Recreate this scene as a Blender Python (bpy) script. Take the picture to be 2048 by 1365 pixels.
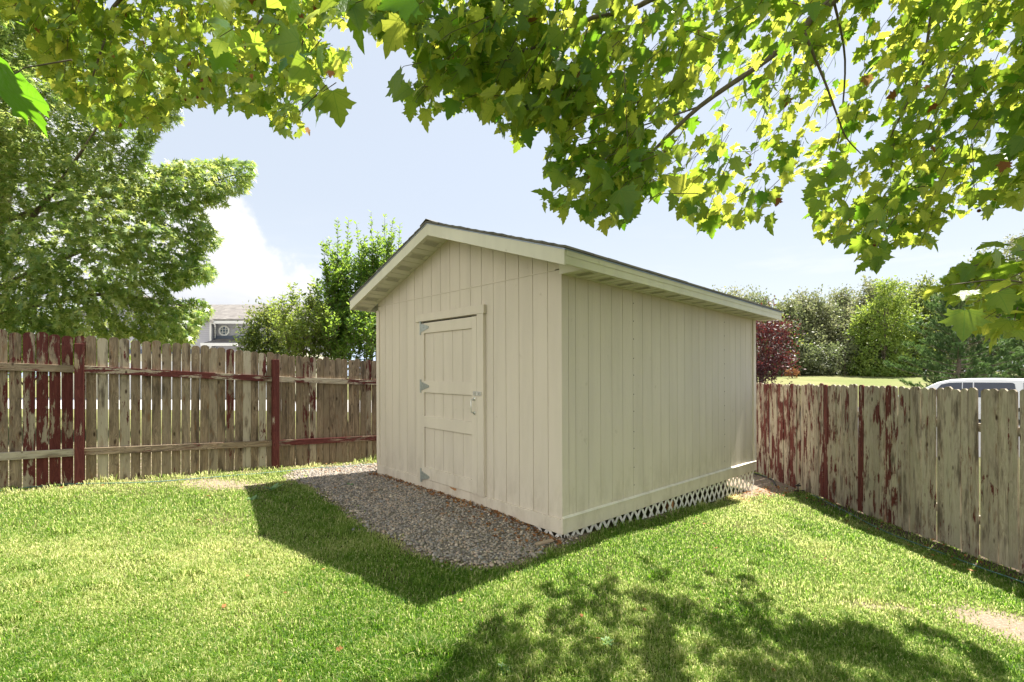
import bpy, math, random
import numpy as np
rng = np.random.default_rng(7); random.seed(7)
S = bpy.context.scene
for o in list(bpy.data.objects): bpy.data.objects.remove(o)
COL = S.collection
# ---------------------------------------------------------------- camera
CAMH = 1.56
cam = bpy.data.cameras.new('camera'); co = bpy.data.objects.new('camera', cam); COL.objects.link(co)
co.location = (0, 0, CAMH); co.rotation_euler = (math.radians(90), 0, 0)
cam.sensor_width = 36; cam.lens = 949/2048*36; cam.shift_y = 72.5/2048; cam.clip_start = .05; cam.clip_end = 6000
S.camera = co
# ---------------------------------------------------------------- light
SUN_EL, SUN_AZ = 61.8, 49.2          # azimuth clockwise from +Y
SUN_STRENGTH, SKY_STRENGTH, EXPOSURE = 5.0, .125, 1.68
sx, sy, sz = math.sin(math.radians(SUN_AZ))*math.cos(math.radians(SUN_EL)), math.cos(math.radians(SUN_AZ))*math.cos(math.radians(SUN_EL)), math.sin(math.radians(SUN_EL))
S.view_settings.view_transform = 'Standard'; S.view_settings.look = 'None'; S.view_settings.exposure = EXPOSURE; S.view_settings.gamma = 1
S.view_settings.use_curve_mapping = False
from mathutils import Vector
sl = bpy.data.lights.new('sun', 'SUN'); sl.energy = SUN_STRENGTH; sl.angle = math.radians(.53); sl.color = (1, .95, .86)
so = bpy.data.objects.new('sun', sl); COL.objects.link(so); so.location = (8, 6, 20)
so.rotation_euler = Vector((sx, sy, sz)).to_track_quat('Z', 'Y').to_euler()

W = bpy.data.worlds.new('World'); S.world = W; W.use_nodes = True
class NT:
    """tiny node helper"""
    def __init__(s, tree): s.t = tree
    def n(s, typ, ins=None, **kw):
        nd = s.t.nodes.new(typ)
        for k, v in kw.items(): setattr(nd, k, v)
        for k, v in (ins or {}).items():
            if isinstance(v, bpy.types.NodeSocket): s.t.links.new(v, nd.inputs[k])
            else: nd.inputs[k].default_value = v
        return nd
    def math(s, op, a, b=0., c=None, clamp=False):
        d = {0: a, 1: b}
        if c is not None: d[2] = c
        return s.n('ShaderNodeMath', d, operation=op, use_clamp=clamp).outputs[0]
    def mix(s, fac, a, b, mode='MIX'):
        a_ = a if isinstance(a, bpy.types.NodeSocket) else (*a, 1)[:4]; b_ = b if isinstance(b, bpy.types.NodeSocket) else (*b, 1)[:4]
        nd = s.n('ShaderNodeMix', {0: fac, 6: a_, 7: b_}, data_type='RGBA', blend_type=mode, clamp_factor=True); return nd.outputs[2]
    def sstep(s, x, lo, hi):
        return s.n('ShaderNodeMapRange', {0: x, 1: lo, 2: hi, 3: 0., 4: 1.}, interpolation_type='SMOOTHSTEP').outputs[0]
    def noise(s, vec, scale, detail=4., rough=.55, dist=0.):
        return s.n('ShaderNodeTexNoise', {'Vector': vec, 'Scale': scale, 'Detail': detail, 'Roughness': rough, 'Distortion': dist}).outputs[0]
    def vmul(s, v, k): return s.n('ShaderNodeVectorMath', {0: v, 1: k}, operation='MULTIPLY').outputs[0]
    def vadd(s, v, k): return s.n('ShaderNodeVectorMath', {0: v, 1: k}, operation='ADD').outputs[0]
w = NT(W.node_tree); W.node_tree.nodes.clear()
sky = w.n('ShaderNodeTexSky', sky_type='NISHITA', sun_disc=False, sun_elevation=math.radians(SUN_EL), sun_rotation=math.radians(SUN_AZ), air_density=1.0, dust_density=2.2, ozone_density=1.2, altitude=1400)
tc = w.n('ShaderNodeTexCoord').outputs['Generated']
sp = w.n('ShaderNodeSeparateXYZ', {0: tc})
yy = w.math('MAXIMUM', sp.outputs[1], .02)
u = w.math('DIVIDE', sp.outputs[0], yy); v = w.math('DIVIDE', sp.outputs[2], yy)
el = sp.outputs[2]
# thin high haze whitening the whole sky, more at the horizon
hz = w.math('ADD', w.math('MULTIPLY', w.sstep(el, .45, 0.), .10), w.math('ADD', w.math('MULTIPLY', w.sstep(el, .85, .62), .38), .48))
base = w.mix(hz, sky.outputs[0], w.mix(w.sstep(el, .62, .90), w.mix(w.sstep(el, .34, .0), (1.86, 2.00, 2.16), (2.35, 2.5, 2.66)), (.7, .95, 1.5)))
# unseen bright cloud deck added behind the camera to fill the shaded shed walls
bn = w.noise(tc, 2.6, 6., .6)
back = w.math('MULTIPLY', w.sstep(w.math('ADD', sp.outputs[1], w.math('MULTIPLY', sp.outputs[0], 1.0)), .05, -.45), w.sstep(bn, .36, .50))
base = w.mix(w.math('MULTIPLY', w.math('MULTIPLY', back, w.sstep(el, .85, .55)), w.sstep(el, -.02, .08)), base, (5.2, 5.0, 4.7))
# cumulus bank low in the north-west, wisps elsewhere
cn = w.noise(tc, 7., 8., .58); cn2 = w.noise(w.vadd(w.vmul(tc, (1, 1, 2.2)), (3.1, .2, 0)), 3.2, 5., .5)
edge = w.math('SUBTRACT', w.math('SUBTRACT', .45, w.math('MULTIPLY', w.math('ADD', u, .70), .80)), v)   # >0 inside
edge = w.math('ADD', edge, w.math('MULTIPLY', w.math('SUBTRACT', cn, .5), .42))
m1 = w.sstep(edge, -.005, .055)
m1 = w.math('MULTIPLY', m1, w.sstep(u, -.28, -.40))
m1 = w.math('MULTIPLY', m1, w.sstep(sp.outputs[1], .05, .2))
wisp = w.noise(w.vadd(w.vmul(tc, (1.5, 1.5, 7.)), (8.3, 1.2, 0)), 3., 7., .6)
m2 = w.math('MULTIPLY', w.math('MULTIPLY', w.sstep(wisp, .52, .70), w.sstep(el, .34, .05)), .55)
grey = w.math('MULTIPLY', w.sstep(v, .26, .12), w.sstep(cn2, .32, .52))
ccol = w.mix(grey, (2.85, 2.84, 2.82), (1.95, 2.05, 2.25))
ccol = w.mix(w.math('MULTIPLY', w.sstep(cn, .62, .38), .5), ccol, (2.35, 2.42, 2.6))
base = w.mix(m2, base, (2.75, 2.78, 2.82)); base = w.mix(m1, base, ccol)
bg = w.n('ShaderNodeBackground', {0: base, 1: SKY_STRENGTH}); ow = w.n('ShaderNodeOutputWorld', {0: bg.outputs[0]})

# ---------------------------------------------------------------- maths
F, CX, HY = 949., 1024., 755.
def P(px, py, Y): return np.array([(px-CX)/F*Y, Y, CAMH-(py-HY)/F*Y])
def vnoise(p, scale=1., seed=0):
    """value noise, p (N,3) -> 0..1"""
    q = np.asarray(p, float)*scale+seed*17.13
    i = np.floor(q).astype(np.int64); f = q-i; f = f*f*(3-2*f)
    def h(a):
        n = (a[:, 0]*374761393+a[:, 1]*668265263+a[:, 2]*2147483647+seed*1013904223) & 0xffffffff
        n = ((n ^ (n >> 13))*1274126177) & 0xffffffff
        return ((n ^ (n >> 16)) & 0xffff)/65535.
    r = 0
    for dx in (0, 1):
        for dy in (0, 1):
            for dz in (0, 1):
                wgt = (f[:, 0] if dx else 1-f[:, 0])*(f[:, 1] if dy else 1-f[:, 1])*(f[:, 2] if dz else 1-f[:, 2])
                r = r+wgt*h(i+np.array([dx, dy, dz]))
    return r
def n2(x, y, scale, seed=0): return vnoise(np.stack([x, y, np.zeros_like(x)], 1), scale, seed)
def inpoly(px, py, poly):
    poly = np.asarray(poly, float); r = np.zeros(len(px), bool); j = len(poly)-1
    for i in range(len(poly)):
        xi, yi = poly[i]; xj, yj = poly[j]
        c = ((yi > py) != (yj > py)) & (px < (xj-xi)*(py-yi)/(yj-yi+1e-12)+xi)
        r ^= c; j = i
    return r
def polydist(px, py, poly):
    poly = np.asarray(poly, float); d = np.full(len(px), 1e9)
    for i in range(len(poly)):
        a = poly[i-1]; b = poly[i]; ab = b-a
        t = np.clip(((px-a[0])*ab[0]+(py-a[1])*ab[1])/(ab@ab+1e-9), 0, 1)
        d = np.minimum(d, np.hypot(px-a[0]-t*ab[0], py-a[1]-t*ab[1]))
    return d
def smooth(x, a, b):
    t = np.clip((np.asarray(x, float)-a)/(b-a), 0, 1); return t*t*(3-2*t)
# shed frame: s runs along the door wall, t along the long wall
C0 = np.array([.482, 4.53, 0.]); D1 = np.array([-.684, .729, .0100]); D2 = np.array([.729, .684, -.0072]); DZ = np.array([-.004, 0, 1.])
SW, SL = 3.667, 4.845
def st(x, y):
    rx, ry = x-C0[0], y-C0[1]; return rx*D1[0]+ry*D1[1], rx*D2[0]+ry*D2[1]
XN = [-60, -20, -9, -5.86, -2.2, .48, 2.5, 4., 5., 7, 60]; ZN = [.6, .5, .36, .27, .05, 0., -.17, -.31, -.385, -.42, -.5]
def gz(x, y):
    x = np.asarray(x, float); y = np.asarray(y, float)
    z = np.interp(x, XN, ZN)*(1-smooth(y, 9, 20)*.35)
    s, t = st(x, y)
    z = z+.065*smooth(s, .15, .75)*np.exp(-np.maximum(-t, 0)/.45)*smooth(t, .6, .1)*smooth(s, 4.2, 3.3)
    far = smooth(x-y*.15, -6, 4)
    z = z+far*smooth(y, 20, 64)*2.33+far*smooth(y, 64, 300)*3
    z = z+.012*(np.sin(x*2.3+y*1.1)*np.sin(y*1.9-x*.7))*smooth(y, 12, 9)
    return z
def G(px, py):
    z = 0.
    for _ in range(12):
        Y = (CAMH-z)*F/(py-HY); X = (px-CX)/F*Y; z = float(gz(X, Y))
    return np.array([X, Y, z])
SHADE = np.array([-sx/sz, -sy/sz])

# ---------------------------------------------------------------- object helpers
def thing(name, label, cat, loc=(0, 0, 0), group=None):
    o = bpy.data.objects.new(name, None); COL.objects.link(o); o.location = tuple(float(c) for c in loc); o.empty_display_size = .2
    o['label'] = label; o['category'] = cat
    if group: o['group'] = group
    return o
def tag(o, label=None, cat=None, group=None, kind=None):
    for k, v_ in (('label', label), ('category', cat), ('group', group), ('kind', kind)):
        if v_: o[k] = v_
    return o
def origin(parent):
    l = np.zeros(3)
    while parent is not None: l = l+np.array(parent.location); parent = parent.parent
    return l
def link(name, me, mats, parent=None, base=None):
    """mesh given in world coordinates; moved so the object's origin is its base"""
    po = origin(parent)
    n = len(me.vertices); a = np.empty(n*3, np.float32); me.vertices.foreach_get('co', a); a = a.reshape(-1, 3)
    off = po if parent is not None else (np.array(base, float) if base is not None else np.zeros(3))
    a = a-off.astype(np.float32); me.vertices.foreach_set('co', a.ravel())
    o = bpy.data.objects.new(name, me); COL.objects.link(o)
    if parent is not None: o.parent = parent
    else: o.location = tuple(float(c) for c in off)
    for m in (mats if isinstance(mats, (list, tuple)) else [mats]): me.materials.append(m)
    me.update(); return o
class MB:
    def __init__(s, fn=None): s.v = []; s.f = []; s.m = []; s.fn = fn
    def add(s, vs, fs, mi=0):
        b = len(s.v); s.v += [tuple(p) for p in vs]; s.f += [tuple(b+i for i in f) for f in fs]; s.m += [mi]*len(fs)
    def box(s, a, b, mi=0):
        (x0, y0, z0), (x1, y1, z1) = a, b
        s.add([(x0, y0, z0), (x1, y0, z0), (x1, y1, z0), (x0, y1, z0), (x0, y0, z1), (x1, y0, z1), (x1, y1, z1), (x0, y1, z1)],
              [(0, 3, 2, 1), (4, 5, 6, 7), (0, 1, 5, 4), (1, 2, 6, 5), (2, 3, 7, 6), (3, 0, 4, 7)], mi)
    def prism(s, pts, d, mi=0):
        """polygon pts (3D) extruded by vector d"""
        n = len(pts); q = [tuple(np.array(p)+np.array(d)) for p in pts]
        s.add(list(pts)+q, [tuple(range(n))[::-1], tuple(range(n, 2*n))]+[(i, (i+1) % n, n+(i+1) % n, n+i) for i in range(n)], mi)
    def tube(s, pts, r, n=6, mi=0):
        pts = [np.array(p, float) for p in pts]; rs = r if hasattr(r, '__len__') else [r]*len(pts)
        vs = []; prev = None
        for i, p in enumerate(pts):
            d = (pts[min(i+1, len(pts)-1)]-pts[max(i-1, 0)]); d /= np.linalg.norm(d)+1e-9
            a = np.cross(d, (0, 0, 1.) if abs(d[2]) < .9 else (1., 0, 0)) if prev is None else prev-d*(prev@d)
            a /= np.linalg.norm(a)+1e-9; prev = a; b = np.cross(d, a)
            for k in range(n):
                t = 2*math.pi*k/n; vs.append(p+rs[i]*(a*math.cos(t)+b*math.sin(t)))
        fs = [(i*n+k, i*n+(k+1) % n, (i+1)*n+(k+1) % n, (i+1)*n+k) for i in range(len(pts)-1) for k in range(n)]
        fs += [tuple(range(n))[::-1], tuple(range((len(pts)-1)*n, len(pts)*n))]
        s.add(vs, fs, mi)
    def build(s, name, mats, parent=None, base=None, bevel=0, smooth_=False, attrs=None):
        vs = [s.fn(p) for p in s.v] if s.fn else s.v
        me = bpy.data.meshes.new(name); me.from_pydata([tuple(map(float, p)) for p in vs], [], s.f)
        for i, p in enumerate(me.polygons): p.material_index = s.m[i]; p.use_smooth = smooth_
        for k, val in (attrs or {}).items():
            at = me.attributes.new(k, 'FLOAT', 'POINT'); at.data.foreach_set('value', np.full(len(vs), val, np.float32))
        import bmesh
        bm = bmesh.new(); bm.from_mesh(me); bmesh.ops.recalc_face_normals(bm, faces=bm.faces); bm.to_mesh(me); bm.free()
        o = link(name, me, mats, parent, base)
        if bevel:
            md = o.modifiers.new('bevel', 'BEVEL'); md.width = bevel; md.segments = 2; md.limit_method = 'ANGLE'
        return o
def bulk(name, V, faces_t, N, mats, parent=None, base=None, v=None, extra=None):
    """V (N*k,3) world verts, faces_t template faces on k verts"""
    k = len(V)//N; ls = np.array([len(f) for f in faces_t]); tf = np.concatenate([np.array(f) for f in faces_t])
    loops = (tf[None, :]+(np.arange(N)*k)[:, None]).ravel(); totals = np.tile(ls, N); starts = np.concatenate([[0], np.cumsum(totals)[:-1]])
    me = bpy.data.meshes.new(name); me.vertices.add(N*k); me.vertices.foreach_set('co', V.astype(np.float32).ravel())
    me.loops.add(len(loops)); me.loops.foreach_set('vertex_index', loops.astype(np.int32))
    me.polygons.add(len(totals)); me.polygons.foreach_set('loop_start', starts.astype(np.int32)); me.polygons.foreach_set('loop_total', totals.astype(np.int32))
    me.update(calc_edges=True)
    if v is not None:
        at = me.attributes.new('v', 'FLOAT', 'POINT'); at.data.foreach_set('value', np.repeat(v, k).astype(np.float32))
    for kk, arr in (extra or {}).items():
        at = me.attributes.new(kk, 'FLOAT', 'POINT'); at.data.foreach_set('value', arr.astype(np.float32))
    return link(name, me, mats, parent, base)
def norm(a): return a/(np.linalg.norm(a, axis=-1, keepdims=True)+1e-9)
def leaves(name, tmpl, faces, pos, tipdir, nrm, size, mats, parent=None, v=None, base=None, uvl=False):
    """tmpl (k,3): x across, y to the tip, z normal"""
    N = len(pos); Yd = norm(tipdir); X = norm(np.cross(Yd, nrm)); Z = np.cross(X, Yd); T = np.asarray(tmpl, float)
    V = pos[:, None, :]+size[:, None, None]*(T[None, :, 0, None]*X[:, None]+T[None, :, 1, None]*Yd[:, None]+T[None, :, 2, None]*Z[:, None])
    return bulk(name, V.reshape(-1, 3), faces, N, mats, parent, base, v if v is not None else rng.random(N), {'lx': np.tile(T[:, 0], N), 'ly': np.tile(T[:, 1], N)} if uvl else None)

# ---------------------------------------------------------------- materials
def mat(name):
    m = bpy.data.materials.new(name); m.use_nodes = True; m.node_tree.nodes.clear(); return m, NT(m.node_tree)
def fin(m, t, sh): t.n('ShaderNodeOutputMaterial', {0: sh}); return m
def pbr(t, col, rough=.6, bump=None, bs=.3, bd=.01, metal=0., spec=.5):
    d = {'Base Color': col if isinstance(col, bpy.types.NodeSocket) else (*col, 1), 'Roughness': rough, 'Metallic': metal, 'Specular IOR Level': spec}
    if bump is not None: d['Normal'] = t.n('ShaderNodeBump', {'Height': bump, 'Strength': bs, 'Distance': bd}).outputs[0]
    return t.n('ShaderNodeBsdfPrincipled', d).outputs[0]
def coords(t): return t.n('ShaderNodeTexCoord').outputs['Object']
def simple(name, col, rough=.6, metal=0., var=.12, scale=8.):
    m, t = mat(name); c = t.noise(coords(t), scale, 5.)
    dark = tuple(a*(1-var*2) for a in col)
    return fin(m, t, pbr(t, t.mix(c, dark, tuple(min(1, a*(1+var)) for a in col)), rough, c, .1, .005, metal))
def leafmat(name, c0, c1, c2, tr0, tr1, trans=.42, rough=.5, spec=.35, veins=False):
    m, t = mat(name); a = t.n('ShaderNodeAttribute', attribute_name='v').outputs['Fac']
    r = t.n('ShaderNodeValToRGB', {0: a}); e = r.color_ramp.elements; e[0].position = 0; e[0].color = (*c0, 1); e[1].position = 1; e[1].color = (*c2, 1)
    k = r.color_ramp.elements.new(.55); k.color = (*c1, 1)
    nz = t.noise(coords(t), 60., 3.)
    ve = None
    if veins:
        lx = t.math('ABSOLUTE', t.n('ShaderNodeAttribute', attribute_name='lx').outputs['Fac']); ly = t.n('ShaderNodeAttribute', attribute_name='ly').outputs['Fac']
        a1 = t.math('ABSOLUTE', t.math('SUBTRACT', t.math('MULTIPLY', lx, .521), t.math('MULTIPLY', ly, .853))); a2 = t.math('ABSOLUTE', t.math('SUBTRACT', t.math('MULTIPLY', lx, .235), t.math('MULTIPLY', ly, .972)))
        rb = t.math('ABSOLUTE', t.math('SUBTRACT', t.math('FRACT', t.math('SUBTRACT', t.math('MULTIPLY', ly, 5.5), t.math('MULTIPLY', lx, 4.))), .5))
        ve = t.math('MAXIMUM', t.sstep(t.math('MINIMUM', lx, t.math('MINIMUM', a1, a2)), .022, .008), t.math('MULTIPLY', t.sstep(rb, .10, .02), .45))
    col = t.mix(t.math('MULTIPLY', nz, .35), r.outputs[0], (c0[0]*.6, c0[1]*.6, c0[2]*.6))
    tcol = t.mix(a, tr0, tr1)
    if ve is not None: col = t.mix(t.math('MULTIPLY', ve, .5), col, tuple(min(1, x*2.2) for x in c1)); tcol = t.mix(t.math('MULTIPLY', ve, .45), tcol, tuple(x*.35 for x in tr0))
    p = pbr(t, col, rough, nz if veins else None, .4, .01, spec=spec)
    tl = t.n('ShaderNodeBsdfTranslucent', {0: tcol}).outputs[0]
    return fin(m, t, t.n('ShaderNodeMixShader', {0: trans, 1: p, 2: tl}).outputs[0])
M = {}
M['plane'] = leafmat('plane leaf', (.035, .10, .012), (.070, .165, .020), (.20, .29, .045), (.15, .36, .012), (.92, .88, .12), .56, .42, .45, True)
M['maple'] = leafmat('maple leaf', (.07, .14, .03), (.15, .24, .05), (.34, .39, .13), (.28, .46, .06), (.75, .80, .22), .44, .38, .5)
M['shoot'] = leafmat('shoot leaf', (.045, .11, .025), (.08, .17, .03), (.14, .24, .05), (.22, .42, .04), (.45, .60, .08), .42)
M['shrub'] = leafmat('shrub leaf', (.06, .10, .03), (.10, .15, .04), (.19, .21, .06), (.22, .32, .05), (.45, .46, .10), .38)
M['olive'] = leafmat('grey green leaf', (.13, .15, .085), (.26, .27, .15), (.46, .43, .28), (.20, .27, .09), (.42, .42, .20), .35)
M['lime'] = leafmat('lime leaf', (.09, .15, .03), (.17, .25, .05), (.30, .36, .09), (.28, .42, .05), (.50, .58, .10), .40)
M['plum'] = leafmat('plum leaf', (.03, .010, .013), (.07, .016, .02), (.15, .045, .045), (.12, .02, .02), (.26, .07, .05), .3)
M['pine'] = leafmat('pine needle', (.06, .12, .045), (.11, .19, .065), (.24, .32, .13), (.12, .24, .05), (.28, .42, .10), .25)
M['weed'] = leafmat('weed leaf', (.10, .19, .07), (.16, .28, .11), (.24, .36, .17), (.2, .4, .1), (.4, .6, .2), .3)
M['grass'] = leafmat('grass blade', (.032, .10, .006), (.14, .235, .020), (.64, .60, .32), (.22, .46, .015), (.94, .92, .42), .50, .55, .25)
M['litter'] = leafmat('dry leaf', (.16, .06, .025), (.32, .14, .05), (.45, .26, .10), (.3, .12, .03), (.5, .3, .1), .2, .8, .2)
M['bark'] = simple('bark', (.16, .13, .10), .9, 0, .3, 14.); M['twig'] = simple('twig', (.11, .085, .05), .85, 0, .3, 30.)

def siding_mat(name, col, grain=1.):
    m, t = mat(name); c = coords(t)
    n1 = t.noise(t.vmul(c, (26, 26, 3.2)), 1., 7., .65, 1.2); n2_ = t.noise(t.vmul(c, (90, 90, 26)), 1., 3., .6); n3 = t.noise(c, 1.3, 3.)
    h = t.math('ADD', t.math('MULTIPLY', n1, .8), t.math('MULTIPLY', n2_, .35))
    cc = t.mix(t.sstep(t.noise(t.vmul(c, (3.5, 3.5, .5)), 1., 5., .6), .35, .7), col, tuple(a*.91 for a in col)); cc = t.mix(t.math('MULTIPLY', t.sstep(n1, .62, .80), .16), cc, tuple(a*.60 for a in col))
    dn = t.noise(t.vmul(c, (7, 7, 7)), 1., 8., .7); cc = t.mix(t.math('MULTIPLY', t.sstep(dn, .62, .74), .35), cc, (.30, .25, .17))
    zz = t.n('ShaderNodeSeparateXYZ', {0: c}).outputs[2]; cc = t.mix(t.math('MULTIPLY', t.math('MULTIPLY', t.sstep(zz, .75, .15), t.sstep(t.noise(t.vmul(c, (5, 5, 2)), 1., 7., .7), .42, .62)), .30), cc, (.27, .22, .15))
    return fin(m, t, pbr(t, cc, .62, h, .8*grain, .006, spec=.35))
TAN = (.625, .56, .475)
M['siding'] = siding_mat('tan painted siding', TAN); M['trim'] = siding_mat('tan painted trim', (.645, .58, .49), .45)
M['fascia'] = siding_mat('cream fascia', (.70, .675, .58), .15); M['soffit'] = simple('cream vinyl', (.66, .635, .54), .5, 0, .04, 3.)
M['dark'] = simple('dark gap', (.03, .025, .02), .9); M['vent'] = simple('vent slots', (.42, .40, .34), .7)
M['galv'] = simple('galvanised steel', (.42, .45, .43), .42, .45, .25, 40.); M['chrome'] = simple('bright steel', (.66, .66, .63), .28, .5, .1, 20.)
M['lattice'] = simple('white lattice', (.78, .77, .73), .6, 0, .10, 12.); M['drip'] = simple('drip edge metal', (.30, .36, .45), .4, .5)
M['bare'] = simple('bare wood', (.42, .20, .08), .9, 0, .2, 60.)
def shingle_mat(name, a, b):
    m, t = mat(name); c = coords(t); n = t.noise(c, 120., 3.); n_ = t.noise(c, 5., 2.)
    vo = t.n('ShaderNodeTexVoronoi', {'Vector': t.vmul(c, (3.2, 3.2, 5.)), 'Scale': 1.}).outputs['Color']
    sp_ = t.n('ShaderNodeSeparateColor', {0: vo}).outputs[0]
    cc = t.mix(t.math('ADD', t.math('MULTIPLY', n, .5), t.math('MULTIPLY', sp_, .6)), a, b)
    return fin(m, t, pbr(t, cc, .92, n, .5, .004, spec=.2))
M['shingle'] = shingle_mat('asphalt shingle', (.10, .095, .085), (.19, .18, .16)); M['roof2'] = shingle_mat('brown grey shingle', (.09, .083, .078), (.21, .195, .18))

def fencemat(name, a, b, grime, red, red2, lime):
    """weathered boards, flaking red paint; rnd and paint are per-board attributes"""
    m, t = mat(name); c = coords(t)
    rnd = t.n('ShaderNodeAttribute', attribute_name='rnd').outputs['Fac']; pa = t.n('ShaderNodeAttribute', attribute_name='paint').outputs['Fac']
    off = t.n('ShaderNodeCombineXYZ', {0: t.math('MULTIPLY', rnd, 43.), 1: t.math('MULTIPLY', rnd, 17.), 2: t.math('MULTIPLY', rnd, 91.)}).outputs[0]
    axis = t.n('ShaderNodeAttribute', attribute_name='horiz').outputs['Fac']
    cv = t.mix(axis, t.vmul(c, (30, 30, 2.6)), t.vmul(c, (2.6, 2.6, 34)))
    cv = t.vadd(cv, off); cs = t.vadd(t.mix(axis, t.vmul(c, (13, 13, 2.6)), t.vmul(c, (2.6, 2.6, 15))), off)
    kn = t.n('ShaderNodeTexVoronoi', {'Vector': t.vadd(t.vmul(c, (9, 9, 3.6)), off), 'Scale': 1., 'Randomness': 1.}).outputs['Distance']
    knot = t.sstep(kn, .16, .05)
    grain = t.noise(t.vadd(cv, t.n('ShaderNodeCombineXYZ', {0: t.math('MULTIPLY', t.sstep(kn, .5, 0.), 2.2)}).outputs[0]), 1., 6., .68, 1.6)
    blot = t.noise(cs, .8, 5., .6)
    wood = t.mix(t.sstep(grain, .32, .68), b, a)
    wood = t.mix(t.math('MULTIPLY', rnd, .75), wood, tuple(x*.55 for x in a))
    r2 = t.math('FRACT', t.math('MULTIPLY', rnd, 7.31)); wood = t.mix(t.math('MULTIPLY', t.sstep(r2, .5, 1.), .75), wood, (.48, .43, .34))
    wood = t.mix(t.sstep(blot, .50, .70), wood, grime)
    wood = t.mix(t.math('MULTIPLY', t.sstep(t.noise(cs, 1.7, 4., .6), .55, .75), .8), wood, (.17, .085, .038))
    crack = t.noise(t.vadd(t.mix(axis, t.vmul(c, (70, 70, 2.0)), t.vmul(c, (2.0, 2.0, 80))), off), 1., 5., .7, .6)
    wood = t.mix(t.math('MULTIPLY', t.sstep(crack, .60, .68), .75), wood, (.03, .022, .015))
    wood = t.mix(knot, wood, (.045, .025, .015)); wood = t.mix(t.math('MULTIPLY', lime, t.sstep(blot, .55, .35)), wood, (.30, .31, .20))
    pn = t.noise(cs, 1.25, 8., .72, .4); pn2 = t.noise(cv, .8, 7., .75)
    ms = t.math('ADD', t.math('MULTIPLY', pn, .62), t.math('MULTIPLY', pn2, .55))
    lf = t.noise(t.vadd(t.vmul(c, (1.2, 1.2, 1.6)), t.vmul(off, (.02, .02, .02))), 1.6, 3.)
    thr = t.math('SUBTRACT', t.math('ADD', .80, t.math('MULTIPLY', t.math('SUBTRACT', lf, .5), -.55)), t.math('MULTIPLY', pa, .30))
    pm = t.sstep(t.math('SUBTRACT', ms, thr), -.008, .012)
    rc = t.mix(t.sstep(grain, .35, .7), red, red2)
    cc = t.mix(pm, wood, rc); hgt = t.math('ADD', t.math('MULTIPLY', grain, .6), t.math('MULTIPLY', crack, -.5)); hgt = t.math('ADD', hgt, t.math('MULTIPLY', pm, .25))
    return fin(m, t, pbr(t, cc, .85, hgt, .7, .008, spec=.25))
M['fence'] = fencemat('weathered fence', (.36, .275, .19), (.115, .082, .056), (.080, .060, .042), (.070, .015, .013), (.125, .034, .028), .06)
M['fence2'] = fencemat('weathered picket', (.58, .50, .39), (.24, .20, .155), (.13, .105, .078), (.075, .020, .017), (.17, .052, .042), .28)

def groundmat():
    m, t = mat('ground'); c = coords(t)
    n1 = t.noise(c, 1.1, 6., .6); n2_ = t.noise(c, 26., 6., .7); n3 = t.noise(c, .12, 4.)
    cc = t.mix(t.sstep(n1, .35, .65), (.05, .075, .014), (.12, .11, .045)); cc = t.mix(t.math('MULTIPLY', n2_, .7), cc, (.07, .055, .025))
    s_ = t.n('ShaderNodeSeparateXYZ', {0: c}); far = t.sstep(s_.outputs[1], 10., 16.)
    mead = t.mix(t.sstep(n1, .3, .7), (.15, .155, .055), (.22, .205, .09)); mead = t.mix(t.sstep(n3, .4, .65), mead, (.13, .155, .045))
    mead = t.mix(t.math('MULTIPLY', n2_, .35), mead, (.12, .13, .04))
    cc = t.mix(far, cc, mead)
    bare = t.n('ShaderNodeAttribute', attribute_name='bare').outputs['Fac']
    dirt = t.mix(n2_, (.12, .09, .06), (.34, .27, .20)); dirt = t.mix(t.sstep(t.noise(c, 60., 4., .7), .55, .65), dirt, (.40, .34, .27))
    bm = t.sstep(t.math('ADD', bare, t.math('MULTIPLY', t.math('SUBTRACT', t.noise(c, 14., 7., .75), .5), 2.2)), .35, .6)
    cc = t.mix(bm, cc, dirt)
    dark_strip = t.n('ShaderNodeAttribute', attribute_name='dark_strip').outputs['Fac']
    cc = t.mix(t.sstep(t.math('ADD', dark_strip, t.math('MULTIPLY', t.math('SUBTRACT', n2_, .5), .6)), .4, .7), cc, t.mix(n2_, (.05, .036, .025), (.12, .085, .055)))
    return fin(m, t, pbr(t, cc, .95, n2_, .8, .03, spec=.2))
M['ground'] = groundmat()
def stonemat():
    m, t = mat('pebbles'); a = t.n('ShaderNodeAttribute', attribute_name='v').outputs['Fac']
    r = t.n('ShaderNodeValToRGB', {0: a}); cr = r.color_ramp; cr.elements[0].color = (.13, .115, .10, 1); cr.elements[1].color = (.68, .58, .46, 1)
    for p, c in ((.25, (.28, .25, .22)), (.5, (.38, .32, .255)), (.62, (.27, .275, .28)), (.8, (.46, .38, .29)), (.9, (.42, .31, .23))):
        k = cr.elements.new(p); k.color = (*c, 1)
    n = t.noise(coords(t), 90., 3.)
    return fin(m, t, pbr(t, t.mix(t.math('MULTIPLY', n, .4), r.outputs[0], (.12, .11, .10)), .8, n, .3, .003, spec=.3))
M['stone'] = stonemat()
M['gravelbed'] = simple('gravel bed', (.22, .19, .15), .95, 0, .35, 70.)

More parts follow.
